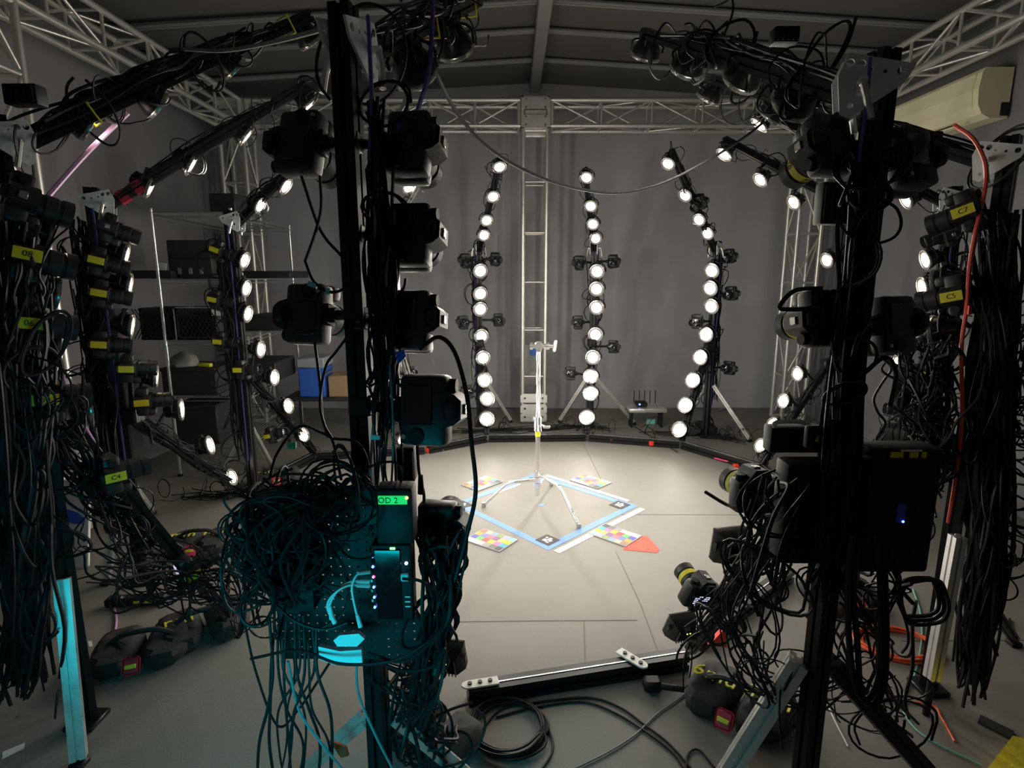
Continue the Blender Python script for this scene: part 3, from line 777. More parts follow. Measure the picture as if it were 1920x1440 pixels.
def chart(cor, order, label):
    q = [G(*cor[(i + order) % 4]) for i in range(4)]
    c = sum(q, Vector()) / 4
    x = ((q[1] - q[0]) + (q[2] - q[3])).normalized()
    t = thing('colour_chart', label, 'colour chart', Matrix.Translation(c) @ Matrix.Rotation(math.atan2(x.y, x.x), 4, 'Z'), 'colour charts around the square')
    MB().box((0, 0, .0045), (.285, .205, .006), .002).build('board', 'bin_lid', t)
    for r_ in range(4):
        for k in range(6): link('patch', PATCH[r_ * 6 + k], t, ((k - 2.5) * .0455, (1.5 - r_) * .049, .0078))
chart([(1105, 1008), (1150, 983), (1199, 999), (1157, 1027)], 3, 'colour chart beside the orange arrow')
chart([(879, 1025), (921, 990), (964, 1004), (916, 1037)], 1, 'colour chart on the near left side of the blue square')
chart([(1068, 901), (1094, 890), (1147, 906), (1122, 918)], 1, 'colour chart on the far right side of the blue square')
chart([(866, 910), (913, 892), (944, 904), (891, 923)], 0, 'colour chart on the far left side of the blue square')

def light_stand():
    f = [G(1085, 990), G(907, 950), G(1034, 911)]
    b = (f[0] + f[1] + f[2]) / 3; b.z = 0
    t = thing('light_stand', 'chrome three-legged light stand in the centre of the blue square', 'stand', Matrix.Translation(b))
    zt = P(1008, 652, b.y).z; zm = P(1005, 795, b.y).z; zh = P(1003, 888, b.y).z
    MB().cyl((0, 0, .08), (0, 0, zm), .0175, n=16).build('column_tube', 'chrome', t)
    MB().cyl((0, 0, zm - .02), (0, 0, zt), .0135, n=14).build('riser_tube', 'chrome', t)
    for i, z in enumerate((zm,)):
        mb = MB().cyl((0, 0, z - .05), (0, 0, z + .05), .028, .022, 14); mb.cyl((0, 0, z + .01), (.05, -.03, z - .01), .008, n=8); mb.box((.06, -.035, z - .012), (.05, .012, .022), .005); mb.cyl((0, 0, z + .03), (-.04, -.02, z + .05), .012, n=8)
        mb.build('riser_clamp', 'chrome', t)
    mb = MB().cyl((0, 0, zm - .09), (0, 0, zm - .055), .0195, n=14); mb.build('yellow_tape_band', 'label_yellow', t)
    mb = MB().cyl((0, -.03, zt + .012), (0, .035, zt + .012), .03, n=18); mb.cyl((-.055, 0, zt + .012), (.1, 0, zt + .012), .014, n=12)
    mb.cyl((-.06, 0, zt + .012), (-.04, 0, zt + .012), .026, n=12); mb.cyl((.05, 0, zt + .012), (.075, 0, zt + .012), .026, n=12); mb.box((0, 0, zt - .01), (.034, .034, .04), .005)
    mb.build('grip_head', 'chrome', t)
    MB().box((.115, 0, zt + .012), (.022, .016, .085), .006, rot=Matrix.Rotation(R(8), 4, 'Y')).build('grip_handle', 'silver_metal', t)
    mb = MB()
    for k in range(60): pass
    for i, p in enumerate(f):
        e = p - b; h = zh - .0 - .045 * i; dn = e.normalized()
        el = e * .56 + Vector((0, 0, h - .02))
        foot = e + Vector((0, 0, .012))
        pts = [dn * .02 + Vector((0, 0, h))] + [el - dn * .05 + Vector((0, 0, .004)), el - dn * .015, el + (foot - el).normalized() * .03, foot]
        MB().tube(pts, .0115, 10).build('leg', 'chrome', t)
        MB().cyl((0, 0, h - .025), (0, 0, h + .025), .026, n=14).cyl(dn * .02 + Vector((0, 0, h)), dn * .06 + Vector((0, 0, h)), .017, n=10).build('leg_collar', 'chrome', t)
        MB().cyl(foot + Vector((0, 0, -.008)), foot + Vector((0, 0, .02)), .016, n=10).build('foot', 'bag_grey', t)
light_stand()

# ---------------------------------------------------------------- cables
def cab(pts, r, m, label=None, group=None, parent=None, name='cable', n=6, cat='cable'):
    w_ = [p if isinstance(p, Vector) else P(*p) for p in pts]
    o0 = w_[0].copy()
    sp = [p - o0 for p in spline(w_, 7)]
    o = MB().tube(sp, r, n).build(name, m, parent); 
    if parent is None: o.location = o0
    if label: tag(o, label, cat, group)
    return o
def gl(px, py, z=.006): return G(px, py, z)
random.seed(11)
rnd = random.uniform
cab([(812, 125, 2.25), (850, 200, 2.35), (905, 268, 2.5), (975, 315, 2.7), (1060, 348, 2.85), (1150, 362, 3.0), (1235, 346, 3.1), (1320, 305, 3.2), (1395, 258, 3.3), (1440, 222, 3.4)], .0075, 'cable_black', 'long black cable swagged across the middle between the overhead arms')
cab([(78, 382, 1.95), (150, 300, 2.1), (205, 245, 2.25), (240, 212, 2.3)], .008, 'cable_pink', 'pink cable stretched diagonally from the left-edge column to its arm')
cab([(345, 92, 2.0), (420, 95, 2.0), (500, 82, 1.9), (580, 62, 1.6), (640, 44, 1.42)], .006, 'cable_grey', 'pale cable running from the left overhead arm to the pegboard column top')
cab([(812, -10, 1.7), (810, 60, 1.7), (803, 140, 1.65), (788, 190, 1.55), (778, 225, 1.42)], .006, 'cable_violet', 'violet cable hanging from the top to the upper right camera')
cab([(690, 30, 1.33), (694, 110, 1.3), (697, 200, 1.3), (692, 300, 1.3)], .0045, 'cable_violet', 'dark blue cable over the hinge plate of the pegboard column')
cab([(762, 178, 1.5), (752, 205, 1.45), (735, 218, 1.4), (706, 220, 1.38)], .005, 'cable_white', 'short white cable by the pegboard column top')
cab([(1632, 108, 1.38), (1628, 160, 1.37), (1620, 230, 1.36), (1606, 330, 1.36)], .004, 'cable_violet', 'blue cable over the hinge plate of the large dark column')
cab([(1790, 235, 2.15), (1826, 262, 2.05), (1848, 310, 2.03), (1846, 360, 2.0), (1830, 430, 1.98), (1818, 500, 1.98), (1812, 580, 1.97), (1803, 650, 1.96), (1804, 760, 1.95), (1800, 830, 1.95), (1788, 920, 1.95), (1778, 980, 1.98)], .0065, 'cable_red', 'long red cable down the front of the near red-cabled column')
cab([(788, 655, 1.3), (822, 632, 1.28), (852, 660, 1.25), (875, 740, 1.22), (884, 830, 1.2), (892, 920, 1.2), (876, 1000, 1.2), (852, 1090, 1.2), (832, 1150, 1.2)], .005, 'cable_black', 'thick black cable bowing right of the pegboard column')
cab([(876, 1000, 1.21), (872, 1050, 1.21), (858, 1110, 1.2), (842, 1160, 1.2)], .0035, 'cable_black', 'thin black cable beside the thick bowing cable')
cab([(782, 830, 1.4), (785, 880, 1.4), (790, 905, 1.4), (795, 930, 1.4), (793, 960, 1.38)], .004, 'cable_black', 'thin black cable with plug hanging below the right cameras')
MB().cyl((0, 0, -.025), (0, 0, .025), .009, .006, 10).build('cable_plug', 'cable_black').location = P(789, 908, 1.4)
tag(bpy.data.objects['cable_plug'], 'black inline plug on the thin cable below the right cameras', 'plug')
# white usb leads of the hub
USB = [([(692, 1090, 1.17), (660, 1090, 1.15), (635, 1105, 1.14), (618, 1135, 1.13), (622, 1160, 1.13)], 'left white lead looping from the hub'), ([(692, 1072, 1.17), (672, 1075, 1.15), (660, 1100, 1.14), (666, 1140, 1.14), (676, 1175, 1.14)], 'right white lead looping from the hub'),
       ([(692, 1098, 1.17), (652, 1098, 1.14), (622, 1118, 1.13), (614, 1140, 1.13), (628, 1168, 1.13)], 'lower white lead looping from the hub')]
for pts, lab in USB:
    o = cab(pts, .0026, 'cable_white', lab, 'white leads of the hub')
    w_ = [P(*p) for p in pts]
    for (p, q) in ((w_[0], w_[1]), (w_[-1], w_[-2])):
        d = (q - p).normalized()
        MB().cyl(p - o.location, p + d * .03 - o.location, .0055, .004, 8).build('lead_plug', 'cable_white', o)
# cyan-lit nest of loops on the left of the pegboard
for k in range(16):
    y0 = rnd(915, 960); ex = rnd(412, 530); ey = 930 + 10.5 * k; dY = rnd(-.08, .06)
    pts = [(rnd(610, 665), y0, 1.24), (rnd(560, 600), y0 + rnd(-20, 10), 1.2 + dY), (ex + 40, (y0 + ey) / 2 - 15, 1.17 + dY), (ex, ey, 1.16 + dY), (ex + rnd(20, 50), ey + rnd(30, 80), 1.18 + dY), (rnd(520, 600), rnd(1060, 1110), 1.2), (rnd(600, 640), rnd(1040, 1120), 1.22)]
    cab(pts, rnd(.0022, .0036), 'cable_black', f'{ORD[k]} cable from the top among those looping left of the pegboard', 'cables looping left of the pegboard')
for k in range(12):
    x0 = 505 + 8 * k; x1 = x0 + rnd(-40, 60)
    pts = [(x0, rnd(1150, 1205), 1.24), (x0 + rnd(-8, 8), 1260, 1.22), ((x0 + x1) / 2 + rnd(-20, 20), 1330, 1.22), (x1, 1400, 1.25), (x1 + rnd(-25, 25), 1500, 1.3)]
    cab(pts, rnd(.0025, .0042), 'cable_black', f'{ORD[k]} cable from the left among those hanging below the pegboard', 'cables hanging below the pegboard')
for k in range(9):
    x0 = 700 + k * 5.5
    pts = [(x0 + rnd(-4, 4), 250 + 30 * k, 1.33)] + [(x0 + rnd(-9, 9), y, 1.3 + rnd(-.02, .02)) for y in range(330 + 30 * k, 900, 80)] + [(x0 + rnd(-6, 6), 930, 1.3)]
    cab(pts, rnd(.0025, .004), 'cable_black' if k % 3 else 'cable_grey', f'{ORD[k]} cable from the post, running down the right side of the pegboard column', 'cables down the pegboard column')
for pts, lab in (([(600, 330, 1.35), (602, 390, 1.33), (590, 440, 1.32), (572, 490, 1.33)], 'thin dark cable below the upper left camera'), ([(565, 330, 1.34), (600, 430, 1.33), (640, 480, 1.33)], 'thin cable slanting from the upper left camera to the post'),
                 ([(572, 490, 1.33), (590, 530, 1.3), (625, 548, 1.28), (662, 530, 1.28), (672, 510, 1.28)], 'cable with pale plugs draped over the lower left camera'), ([(590, 640, 1.33), (600, 720, 1.3), (606, 790, 1.28), (625, 830, 1.26), (640, 900, 1.26)], 'black cable hanging below the lower left camera'),
                 ([(660, 620, 1.3), (630, 660, 1.3), (610, 690, 1.28), (600, 760, 1.28), (615, 820, 1.27)], 'thin cable from the post down to the cable knot'), ([(620, 820, 1.27), (600, 810, 1.26), (560, 800, 1.25), (520, 850, 1.24), (505, 900, 1.23)], 'cyan-lit cable arching left from the cable knot'),
                 ([(625, 822, 1.27), (670, 830, 1.26), (690, 870, 1.26), (682, 905, 1.26)], 'cyan-lit cable curving right of the cable knot'), ([(690, 1225, 1.15), (760, 1240, 1.12), (820, 1190, 1.12), (838, 1150, 1.14)], 'thin cyan-lit cable swinging under the hub'),
                 ([(470, 1235, 1.2), (560, 1220, 1.16), (640, 1245, 1.13), (740, 1238, 1.12), (810, 1200, 1.13)], 'long cable crossing under the pegboard'), ([(718, 1245, 1.2), (760, 1258, 1.17), (810, 1250, 1.15), (835, 1215, 1.15)], 'thick cable loop under the pegboard right end'),
                 ([(755, 1085, 1.17), (790, 1090, 1.16), (822, 1115, 1.17), (834, 1150, 1.18)], 'cable leaving the right side of the hub'), ([(540, 1240, 1.2), (560, 1330, 1.22), (600, 1390, 1.22), (640, 1440, 1.25)], 'grey cable looping before the orange tag'),
                 ([(455, 1150, 1.3), (480, 1260, 1.32), (520, 1360, 1.34), (560, 1330, 1.3), (620, 1240, 1.25)], 'black cable sagging left of the pegboard'), ([(668, 1240, 1.25), (672, 1300, 1.24), (700, 1370, 1.24), (735, 1440, 1.25)], 'blue-grey cable down the front of the near post')):
    cab(pts, .0034, 'cable_grey' if 'grey' in lab else 'cable_black', lab)
for pts, lab in (([(1465, 905, 1.3), (1478, 915, 1.25), (1450, 970, 1.24), (1425, 1050, 1.26), (1408, 1110, 1.28)], 'pale-edged black cable beside the lower arm of the dark column'),
                 ([(1322, 922, 1.6), (1360, 945, 1.55), (1400, 962, 1.5), depth_on(COLS['F2']['lower'], 1440, 1010)], 'straight black cable sticking out left of the dark column'),
                 ([(1540, 540, 1.35), (1490, 545, 1.3), (1462, 575, 1.28), (1480, 580, 1.28), (1530, 578, 1.3)], 'black cable loop around the middle left camera of the dark column'),
                 ([(1600, 650, 1.33), (1590, 690, 1.32), (1570, 690, 1.3), (1560, 640, 1.3)], 'black cable loop below the middle left camera'), ([(1500, 950, 1.25), (1475, 1000, 1.22), (1462, 1040, 1.22), (1450, 1110, 1.22)], 'pale cable hanging off the dark column cases'),
                 ([(1620, 700, 1.3), (1660, 670, 1.3), (1680, 700, 1.3), (1670, 760, 1.3)], 'thick black cable arch right of the dark post')):
    cab(pts, .005, 'cable_black', lab)
for k, (px, py) in enumerate(((1600, 1000), (1610, 1010))):
    z0 = 1.2
    pts = [(px, py, z0), (px - 10, py + 90, z0), (px - 8 + 6 * k, py + 200, z0), (px + 5, py + 290, z0), (px + 28, py + 310, z0), (px + 48, py + 270, z0), (px + 52, py + 190, z0), (px + 50, py + 90, z0), (px + 45, py, z0)]
    cab(pts, .0075, 'cable_black', ['left', 'right'][k] + ' thick black cable loop hanging low behind the dark post', 'thick cable loops of the dark column')
for k in range(3):
    c0 = P(1722 + 6 * k, 1120 + 5 * k, 1.3); r0 = .05 + .004 * k
    cab([c0 + Vector((r0 * math.cos(a), .01 * math.sin(3 * a), r0 * 1.15 * math.sin(a))) for a in [R(30 * i + 10 * k) for i in range(14)]], .005, 'cable_black', ['left', 'middle', 'right'][k] + ' thick black cable ring right of the dark column cases', 'thick cable rings of the dark column')
# floor coils
def coil(name, px, py, rx, turns, r, m, label, ecc=1.0, z=.006, seed=1):
    random.seed(seed); c = G(px, py); pts = []
    for i in range(turns * 14 + 1):
        a = 2 * math.pi * i / 14; t_ = i // 14
        rr = rx * (1 + .07 * math.sin(t_ * 2.3) + rnd(-.012, .012)); ox, oy = .012 * math.sin(t_ * 1.7), .012 * math.cos(t_ * 2.9)
        pts.append(Vector((rr * math.cos(a) + ox, rr * ecc * math.sin(a) + oy, z + r * 2 * (t_ % 4) * .85)))
    o = MB().tube(spline(pts, 3), r, 6).build(name, m); o.location = (c.x, c.y, 0)
    return tag(o, label, 'cable')
coil('cable_coil', 952, 1368, .135, 9, .0045, 'cable_grey', 'black cable coil lying on the floor before the near rail', seed=4)
bpy.data.objects['cable_coil'].data.materials[0] = M['cable_black']
coil('cable_coil', 1680, 1212, .165, 9, .0042, 'cable_orange', 'orange cable coil on the floor behind the dark column', .72, seed=5)
def fcab(pix, r, m, label, group=None, z=.006): return cab([gl(x, y, z) for x, y in pix], r, m, label, group)
fcab([(900, 1372), (940, 1330), (1000, 1318), (1100, 1308), (1160, 1325), (1210, 1360), (1255, 1395), (1300, 1445)], .0045, 'cable_black', 'black cable tail arching right from the floor coil, outer one')
fcab([(930, 1345), (1000, 1327), (1090, 1316), (1150, 1335), (1215, 1375), (1262, 1412), (1285, 1445)], .0045, 'cable_black', 'black cable tail arching right from the floor coil, inner one')
fcab([(1285, 1300), (1262, 1318), (1230, 1340), (1190, 1378), (1140, 1410), (1080, 1440)], .0035, 'cable_grey', 'grey cable lying diagonally before the sandbag')
fcab([(1285, 1450), (1290, 1415), (1310, 1406), (1340, 1440)], .004, 'cable_black', 'small black cable loop at the bottom edge')
fcab([(1010, 1345), (1032, 1375), (1035, 1410), (1010, 1450)], .0045, 'cable_black', 'loose turn right of the floor coil')
fcab([(1600, 1312), (1660, 1312), (1745, 1322), (1765, 1345), (1790, 1390)], .004, 'cable_orange', 'orange cable tail on the floor before the orange coil')
fcab([(1712, 1105), (1726, 1150), (1728, 1200), (1715, 1265), (1692, 1310), (1700, 1345), (1740, 1385), (1840, 1435)], .0035, 'cable_teal', 'thin teal cable snaking over the floor at the right')
fcab([(1545, 1300), (1560, 1340), (1590, 1400)], .003, 'cable_white', 'thin white cable right of the dark post foot')
fcab([(150, 1238), (185, 1232), (210, 1205), (218, 1165), (215, 1140)], .005, 'cable_pink', 'pink cable curling on the floor at the left')
fcab([(830, 845), (880, 820), (930, 806), (1000, 812), (1090, 804), (1180, 800)], .004, 'cable_grey', 'grey cable on the floor behind the rear rail', z=.01)
fcab([(1190, 800), (1215, 815), (1250, 835), (1270, 848)], .004, 'cable_black', 'black cable on the floor behind the right rear rail', z=.01)
fcab([(1820, 1150), (1850, 1175), (1890, 1178), (1893, 1160)], .005, 'cable_black', 'black cable curl on the floor at the right edge')
cab([(110, 680, 2.6), (132, 740, 2.55), (160, 800, 2.5), (205, 870, 2.45), (245, 925, 2.4), (290, 975, 2.35)], .006, 'cable_pink', 'pink cable running down beside the lower arm of the left-edge column')

# ---------------------------------------------------------------- tangles nobody could count
def tangle(path, n, spread, r, label, loops=0, lr=(.04, .1), loop_off=(0, 0, 0), seed=1, sub=(.3, 1.0), m='cable_black', side=(1, 1, .3)):
    random.seed(seed)
    path = [p if isinstance(p, Vector) else P(*p) for p in path]
    o0 = path[0].copy(); sm_ = spline(path, 8); N = len(sm_); mb = MB()
    for k in range(n):
        f = rnd(*sub); i0 = int(rnd(0, 1 - f) * (N - 1)); i1 = min(N - 1, i0 + max(6, int(f * (N - 1))))
        st = max(1, (i1 - i0) // 6); off = Vector((random.gauss(0, 1) * side[0], random.gauss(0, 1) * side[1], 0)) * spread
        pts = []
        for i in range(i0, i1 + 1, st):
            off = off * .75 + Vector((random.gauss(0, 1) * side[0], random.gauss(0, 1) * side[1], random.gauss(0, 1) * side[2])) * spread * .5
            pts.append(sm_[i] - o0 + off)
        if len(pts) > 2: mb.tube(spline(pts, 4), r * rnd(.6, 1.3), 5)
    for k in range(loops):
        c = random.choice(sm_) - o0 + Vector(loop_off) * rnd(.3, 1.3) + Vector((random.gauss(0, 1), random.gauss(0, 1), random.gauss(0, 1))) * spread * .6
        a, b = Vector((rnd(-1, 1), rnd(-1, 1), rnd(-.4, .4))).normalized(), Vector((rnd(-.5, .5), rnd(-.5, .5), 1)).normalized()
        R0 = rnd(*lr); tn = rnd(.6, 1.9); ph = rnd(0, 6.28)
        mb.tube(spline([c + a * R0 * math.cos(ph + 2 * math.pi * tn * i / 12) * (1 + .02 * i) + b * R0 * rnd(.9, 1.1) * math.sin(ph + 2 * math.pi * tn * i / 12) for i in range(13)], 3), r * rnd(.6, 1.1), 5)
    o = mb.build('cable_tangle', m); o.location = o0
    return tag(o, label, 'cables', kind='stuff')
tangle([(30, 420, 1.85), (25, 600, 1.82), (40, 800, 1.8), (45, 1000, 1.78), (48, 1200, 1.75), (42, 1330, 1.75)], 190, .045, .0055, 'thick tangle of black cables hanging down the left-edge column', 14, (.04, .1), (.05, 0, -.03), 21)
tangle([(60, 700, 1.82), (150, 860, 2.0), (240, 960, 2.15), (330, 1060, 2.3)], 40, .05, .0045, 'black cable tangle along the lower arm of the left-edge column', 26, (.05, .13), (0, 0, -.1), 22)
tangle([(180, 1040, 2.0), (300, 1090, 2.2), (420, 1090, 2.2), (470, 1130, 2.1)], 30, .07, .004, 'loose black cables strung across the floor at the left', 16, (.06, .16), (0, 0, -.03), 23, side=(1, 1, .8))
tangle([(1868, 400, 2.06), (1868, 600, 2.05), (1862, 800, 2.04), (1850, 1000, 2.02), (1832, 1180, 1.98), (1822, 1330, 1.95)], 170, .036, .006, 'thick tangle of black cables down the near red-cabled column', 0, seed=24)
tangle([(1890, 540, 2.05), (1885, 700, 2.03), (1885, 860, 2.02), (1840, 1100, 1.98)], 4, .03, .004, 'black cable loops curling out right of the red-cabled column', 42, (.04, .085), (.06, 0, -.02), 25)
tangle([(1735, 640, 2.0), (1745, 760, 2.0), (1740, 860, 1.98), (1720, 960, 1.95)], 40, .06, .0045, 'black cable tangle on the lower arm of the red-cabled column', 26, (.04, .1), (0, 0, -.03), 26)
tangle([(1618, 290, 1.38), (1612, 420, 1.37), (1590, 700, 1.35), (1560, 1000, 1.3), (1540, 1150, 1.3)], 60, .022, .005, 'bundle of black cables down the large dark near column', 10, (.03, .07), (0, -.02, 0), 27)
tangle([(1470, 900, 1.32), (1430, 1010, 1.5), (1360, 1120, 1.85), (1300, 1220, 2.15)], 34, .035, .0045, 'black cable tangle along the lower arm of the dark column', 14, (.04, .1), (0, -.05, -.05), 28)
tangle([(1440, 1050, 1.35), (1400, 1200, 1.45), (1430, 1290, 1.5), (1520, 1290, 1.5), (1620, 1230, 1.5)], 16, .06, .0035, 'loose black cables hanging under the dark column cases', 12, (.05, .12), (0, 0, -.02), 29)
tangle([(1610, 1060, 1.3), (1620, 1150, 1.35), (1660, 1330, 1.6), (1720, 1390, 1.7)], 14, .06, .004, 'black cables trailing to the floor behind the dark post', 9, (.05, .11), (0, 0, 0), 30)
tangle([(700, 190, 1.32), (712, 400, 1.31), (715, 650, 1.3), (720, 900, 1.28)], 36, .018, .0035, 'bundle of thin black cables on the right of the pegboard column', 6, (.03, .06), (.02, 0, 0), 31)
tangle([(830, 1000, 1.3), (832, 1100, 1.24), (815, 1200, 1.25), (790, 1300, 1.3), (760, 1380, 1.35)], 46, .03, .0045, 'black cable bundle down the right side of the pegboard', 12, (.04, .09), (0, 0, -.02), 32)
tangle([(640, 930, 1.2), (560, 960, 1.17), (500, 1020, 1.16), (540, 1090, 1.18)], 80, .05, .0032, 'dense nest of cyan-lit black cables left of the pegboard', 34, (.04, .1), (0, 0, 0), 33, side=(1, .5, 1))
tangle([(720, 1260, 1.3), (780, 1300, 1.4), (800, 1390, 1.45), (850, 1440, 1.5)], 22, .045, .004, 'black cables around the foot of the pegboard column', 14, (.04, .09), (0, 0, 0), 34)
for key, n_, sd_, lab in (('R1', 26, 41, 'thin black cables on the column left of the silver tower'), ('R2', 26, 42, 'thin black cables on the column right of the silver tower'), ('R3', 28, 43, 'thin black cables on the second column right of the tower'),
                          ('R4', 26, 44, 'black cables on the column just behind the dark column'), ('R4b', 26, 45, 'black cables on the column behind the red-cabled column'), ('L2', 40, 46, 'black cables on the column before the wire rack middle'), ('L3', 60, 47, 'black cables on the column before the wire rack near end'), ('L1', 20, 48, 'black cables on the column hidden behind the pegboard column')):
    c = COLS[key]; b = c['base'] - c['inward'] * .07
    tangle([b + Vector((0, 0, c['top'] - .15)), b + Vector((0, 0, 1.4)), b + Vector((0, 0, .8)), b + Vector((0, 0, .12))], n_, .035, .005, lab, 14, (.05, .12), tuple(c['inward'] * -.06), sd_)
    tangle([c['lower'][0], c['lower'][0].lerp(c['lower'][1], .5), c['lower'][1]], n_ // 2, .03, .004, lab.replace('cables on', 'cables along the lower arm of'), 8, (.04, .09), (0, 0, 0), sd_ + 20)
    tangle([c['upper'][0], c['upper'][0].lerp(c['upper'][1], .5) + Vector((0, 0, .04)), c['upper'][1]], n_ // 3, .025, .004, lab.replace('cables on', 'cables along the upper arm of'), 8, (.04, .09), (0, 0, -.03), sd_ + 40)
for key, n_, sd_, lab in (('L4', 26, 51, 'black cables bundled along the overhead arm of the left-edge column'), ('R5', 18, 52, 'black cables bundled along the overhead arm of the red-cabled column'), ('F2', 18, 53, 'black cables along the overhead arm of the dark column'), ('F1', 18, 54, 'black cables along the overhead arm of the pegboard column')):
    c = COLS[key]
    tangle([c['upper'][0] + Vector((0, 0, .03)), c['upper'][0].lerp(c['upper'][1], .5) + Vector((0, 0, .05)), c['upper'][0].lerp(c['upper'][1], .85) + Vector((0, 0, .02))], n_, .03, .0045, lab, 16, (.04, .1), (0, 0, -.05), sd_)

# ---------------------------------------------------------------- pegboard, hubs and cases on the near columns
def pegboard():
    c0, c1 = P(497, 905, 1.27), P(846, 1238, 1.27)
    x0, x1, z1, z0 = c0.x, c1.x, c0.z, c1.z; z0 = min(z0, P(846, 1238, 1.27).z)
    Yb = 1.275; p = .0215; hs = .005
    t = thing('pegboard', 'black perforated board bolted to the near column carrying hubs', 'panel', Matrix.Translation((x0, Yb, z0)))
    nx, nz = int((x1 - x0) / p), int((z1 - z0) / p)
    mb = MB(); xs = [0]; zs = [0]
    for i in range(nx): xs += [i * p + (p - hs) / 2, i * p + (p + hs) / 2]
    for i in range(nz): zs += [i * p + (p - hs) / 2, i * p + (p + hs) / 2]
    xs.append(nx * p); zs.append(nz * p)
    def keep(i, j):       # notch: the lower middle of the board is cut away, as in the lower left picture
        return not (i % 2 == 1 and j % 2 == 1) and not (xs[i] > .8 * nx * p and zs[j] > .24 * nz * p)
    vi = {}; vs = []; fs = []
    def v(i, j):
        if (i, j) not in vi: vi[(i, j)] = len(vs); vs.append((xs[i], 0, zs[j]))
        return vi[(i, j)]
    for i in range(len(xs) - 1):
        for j in range(len(zs) - 1):
            if keep(i, j): fs.append((v(i, j), v(i + 1, j), v(i + 1, j + 1), v(i, j + 1)))
    bv, fc = mb._faces(vs, fs, 0)
    ex = bmesh.ops.extrude_face_region(mb.bm, geom=fc)
    for g_ in ex['geom']:
        if isinstance(g_, bmesh.types.BMVert): g_.co.y += .004
    mb.build('board', 'black_plastic', t, smooth=False)
    for k in (.25, .75):
        MB().box((nx * p * .52, .02, nz * p * k), (.1, .035, .03), .004).build('bracket', 'black_anodised', t)
pegboard()
def panel_box(name, x0, y0, x1, y1, Y, depth, mname, label, cat, bevel=.006):
    a, b = P(x0, y0, Y), P(x1, y1, Y); c = (a + b) / 2; c.y = Y + depth / 2
    t = thing(name, label, cat, Matrix.Translation(c))
    MB().box((0, 0, 0), (abs(b.x - a.x), depth, abs(a.z - b.z)), bevel, seg=2).build('case', mname, t)
    t['hw'] = abs(b.x - a.x) / 2; t['hh'] = abs(a.z - b.z) / 2; t['hd'] = depth / 2
    return t, abs(b.x - a.x) / 2, abs(a.z - b.z) / 2, depth / 2
t, hw, hh, hd = panel_box('usb_hub', 694, 1022, 776, 1168, 1.195, .05, 'black_plastic', 'black hub with a row of blue lights on the pegboard', 'hub')
MB().box((-.008, -hd - .001, 0), (hw * 1.3, .006, hh * 1.8), .002).build('cover', 'glass_black', t)
for k in range(6):
    z = hh * (.72 - .26 * k)
    MB().cyl((-hw + .004, -hd + .001, z), (-hw + .004, -hd - .003, z), .0028, n=8).build('status_light', 'led_pink' if k == 2 else 'led_blue', t)
    MB().box((-hw - .004, 0, z + .004), (.008, .014, .007), .001).build('port', 'plug_cyan' if k in (3, 5) else ('plug_green' if k == 4 else 'black_plastic'), t)
MB().cyl((hw - .012, -hd, hh * .55), (hw - .012, -hd - .003, hh * .55), .0035, n=8).build('power_light', 'led_white', t)
MB().box((.004, -hd - .001, hh - .008), (.012, .003, .006), .001).build('link_light', 'led_green', t)
MB().box((hw - .016, -hd - .002, .02), (.018, .012, .018), .002).build('side_plug', 'plug_cyan', t)
for k in range(3): MB().box((hw - .012, -hd - .0005, -.03 - .012 * k), (.012, .002, .003)).build('vent_slot', 'plate_grey', t)
t, hw, hh, hd = panel_box('power_module', 702, 918, 776, 1022, 1.2, .06, 'black_plastic', 'black box with green display reading OD 2 above the hub', 'power box')
lcd = MB().box((-.002, -hd - .001, hh - .024), (hw * 1.55, .003, .02), .0008).build('display', 'lcd_green', t)
text('display_text', 'OD 2', .019, 'ink_black', lcd, Matrix.Translation((-.012, -hd - .0032, hh - .0245)) @ Matrix.Rotation(R(90), 4, 'X'))
MB().cyl((hw * .72, -hd - .002, hh - .018), (hw * .72, -hd - .004, hh - .018), .0035, n=10).build('display_light', 'led_amber', t)
t, hw, hh, hd = panel_box('network_box', 500, 1068, 590, 1148, 1.2, .05, 'black_plastic', 'dark equipment box at the left of the pegboard under the cables', 'equipment box')
for k in range(5): MB().box((-hw * .7 + .016 * k, -hd - .001, -hh * .5), (.009, .003, .008)).build('port', 'glass_black', t)
t, hw, hh, hd = panel_box('power_supply', 690, 985, 700, 1010, 1.2, .01, 'black_plastic', 'tiny dark plug strip between the display box and the cables', 'plug')
def poly_plate(name, pix, Y, th, mname, label, cat):
    w_ = [P(x, y, Y) for x, y in pix]; c = sum(w_, Vector()) / len(w_)
    o = MB().prism([(p.x - c.x, p.z - c.z) for p in w_], th, Matrix.Rotation(R(90), 4, 'X')).build(name, mname, smooth=False); o.location = c
    return tag(o, label, cat)
poly_plate('cable_bracket', [(628, 1195), (640, 1185), (675, 1182), (686, 1192), (672, 1206), (636, 1206)], 1.16, .012, 'cable_white', 'upper cyan-lit white cable bracket under the hub', 'bracket')
poly_plate('cable_bracket', [(600, 1206), (640, 1215), (680, 1212), (682, 1238), (630, 1240), (602, 1230)], 1.17, .012, 'cable_white', 'lower cyan-lit white cable bracket under the hub', 'bracket')
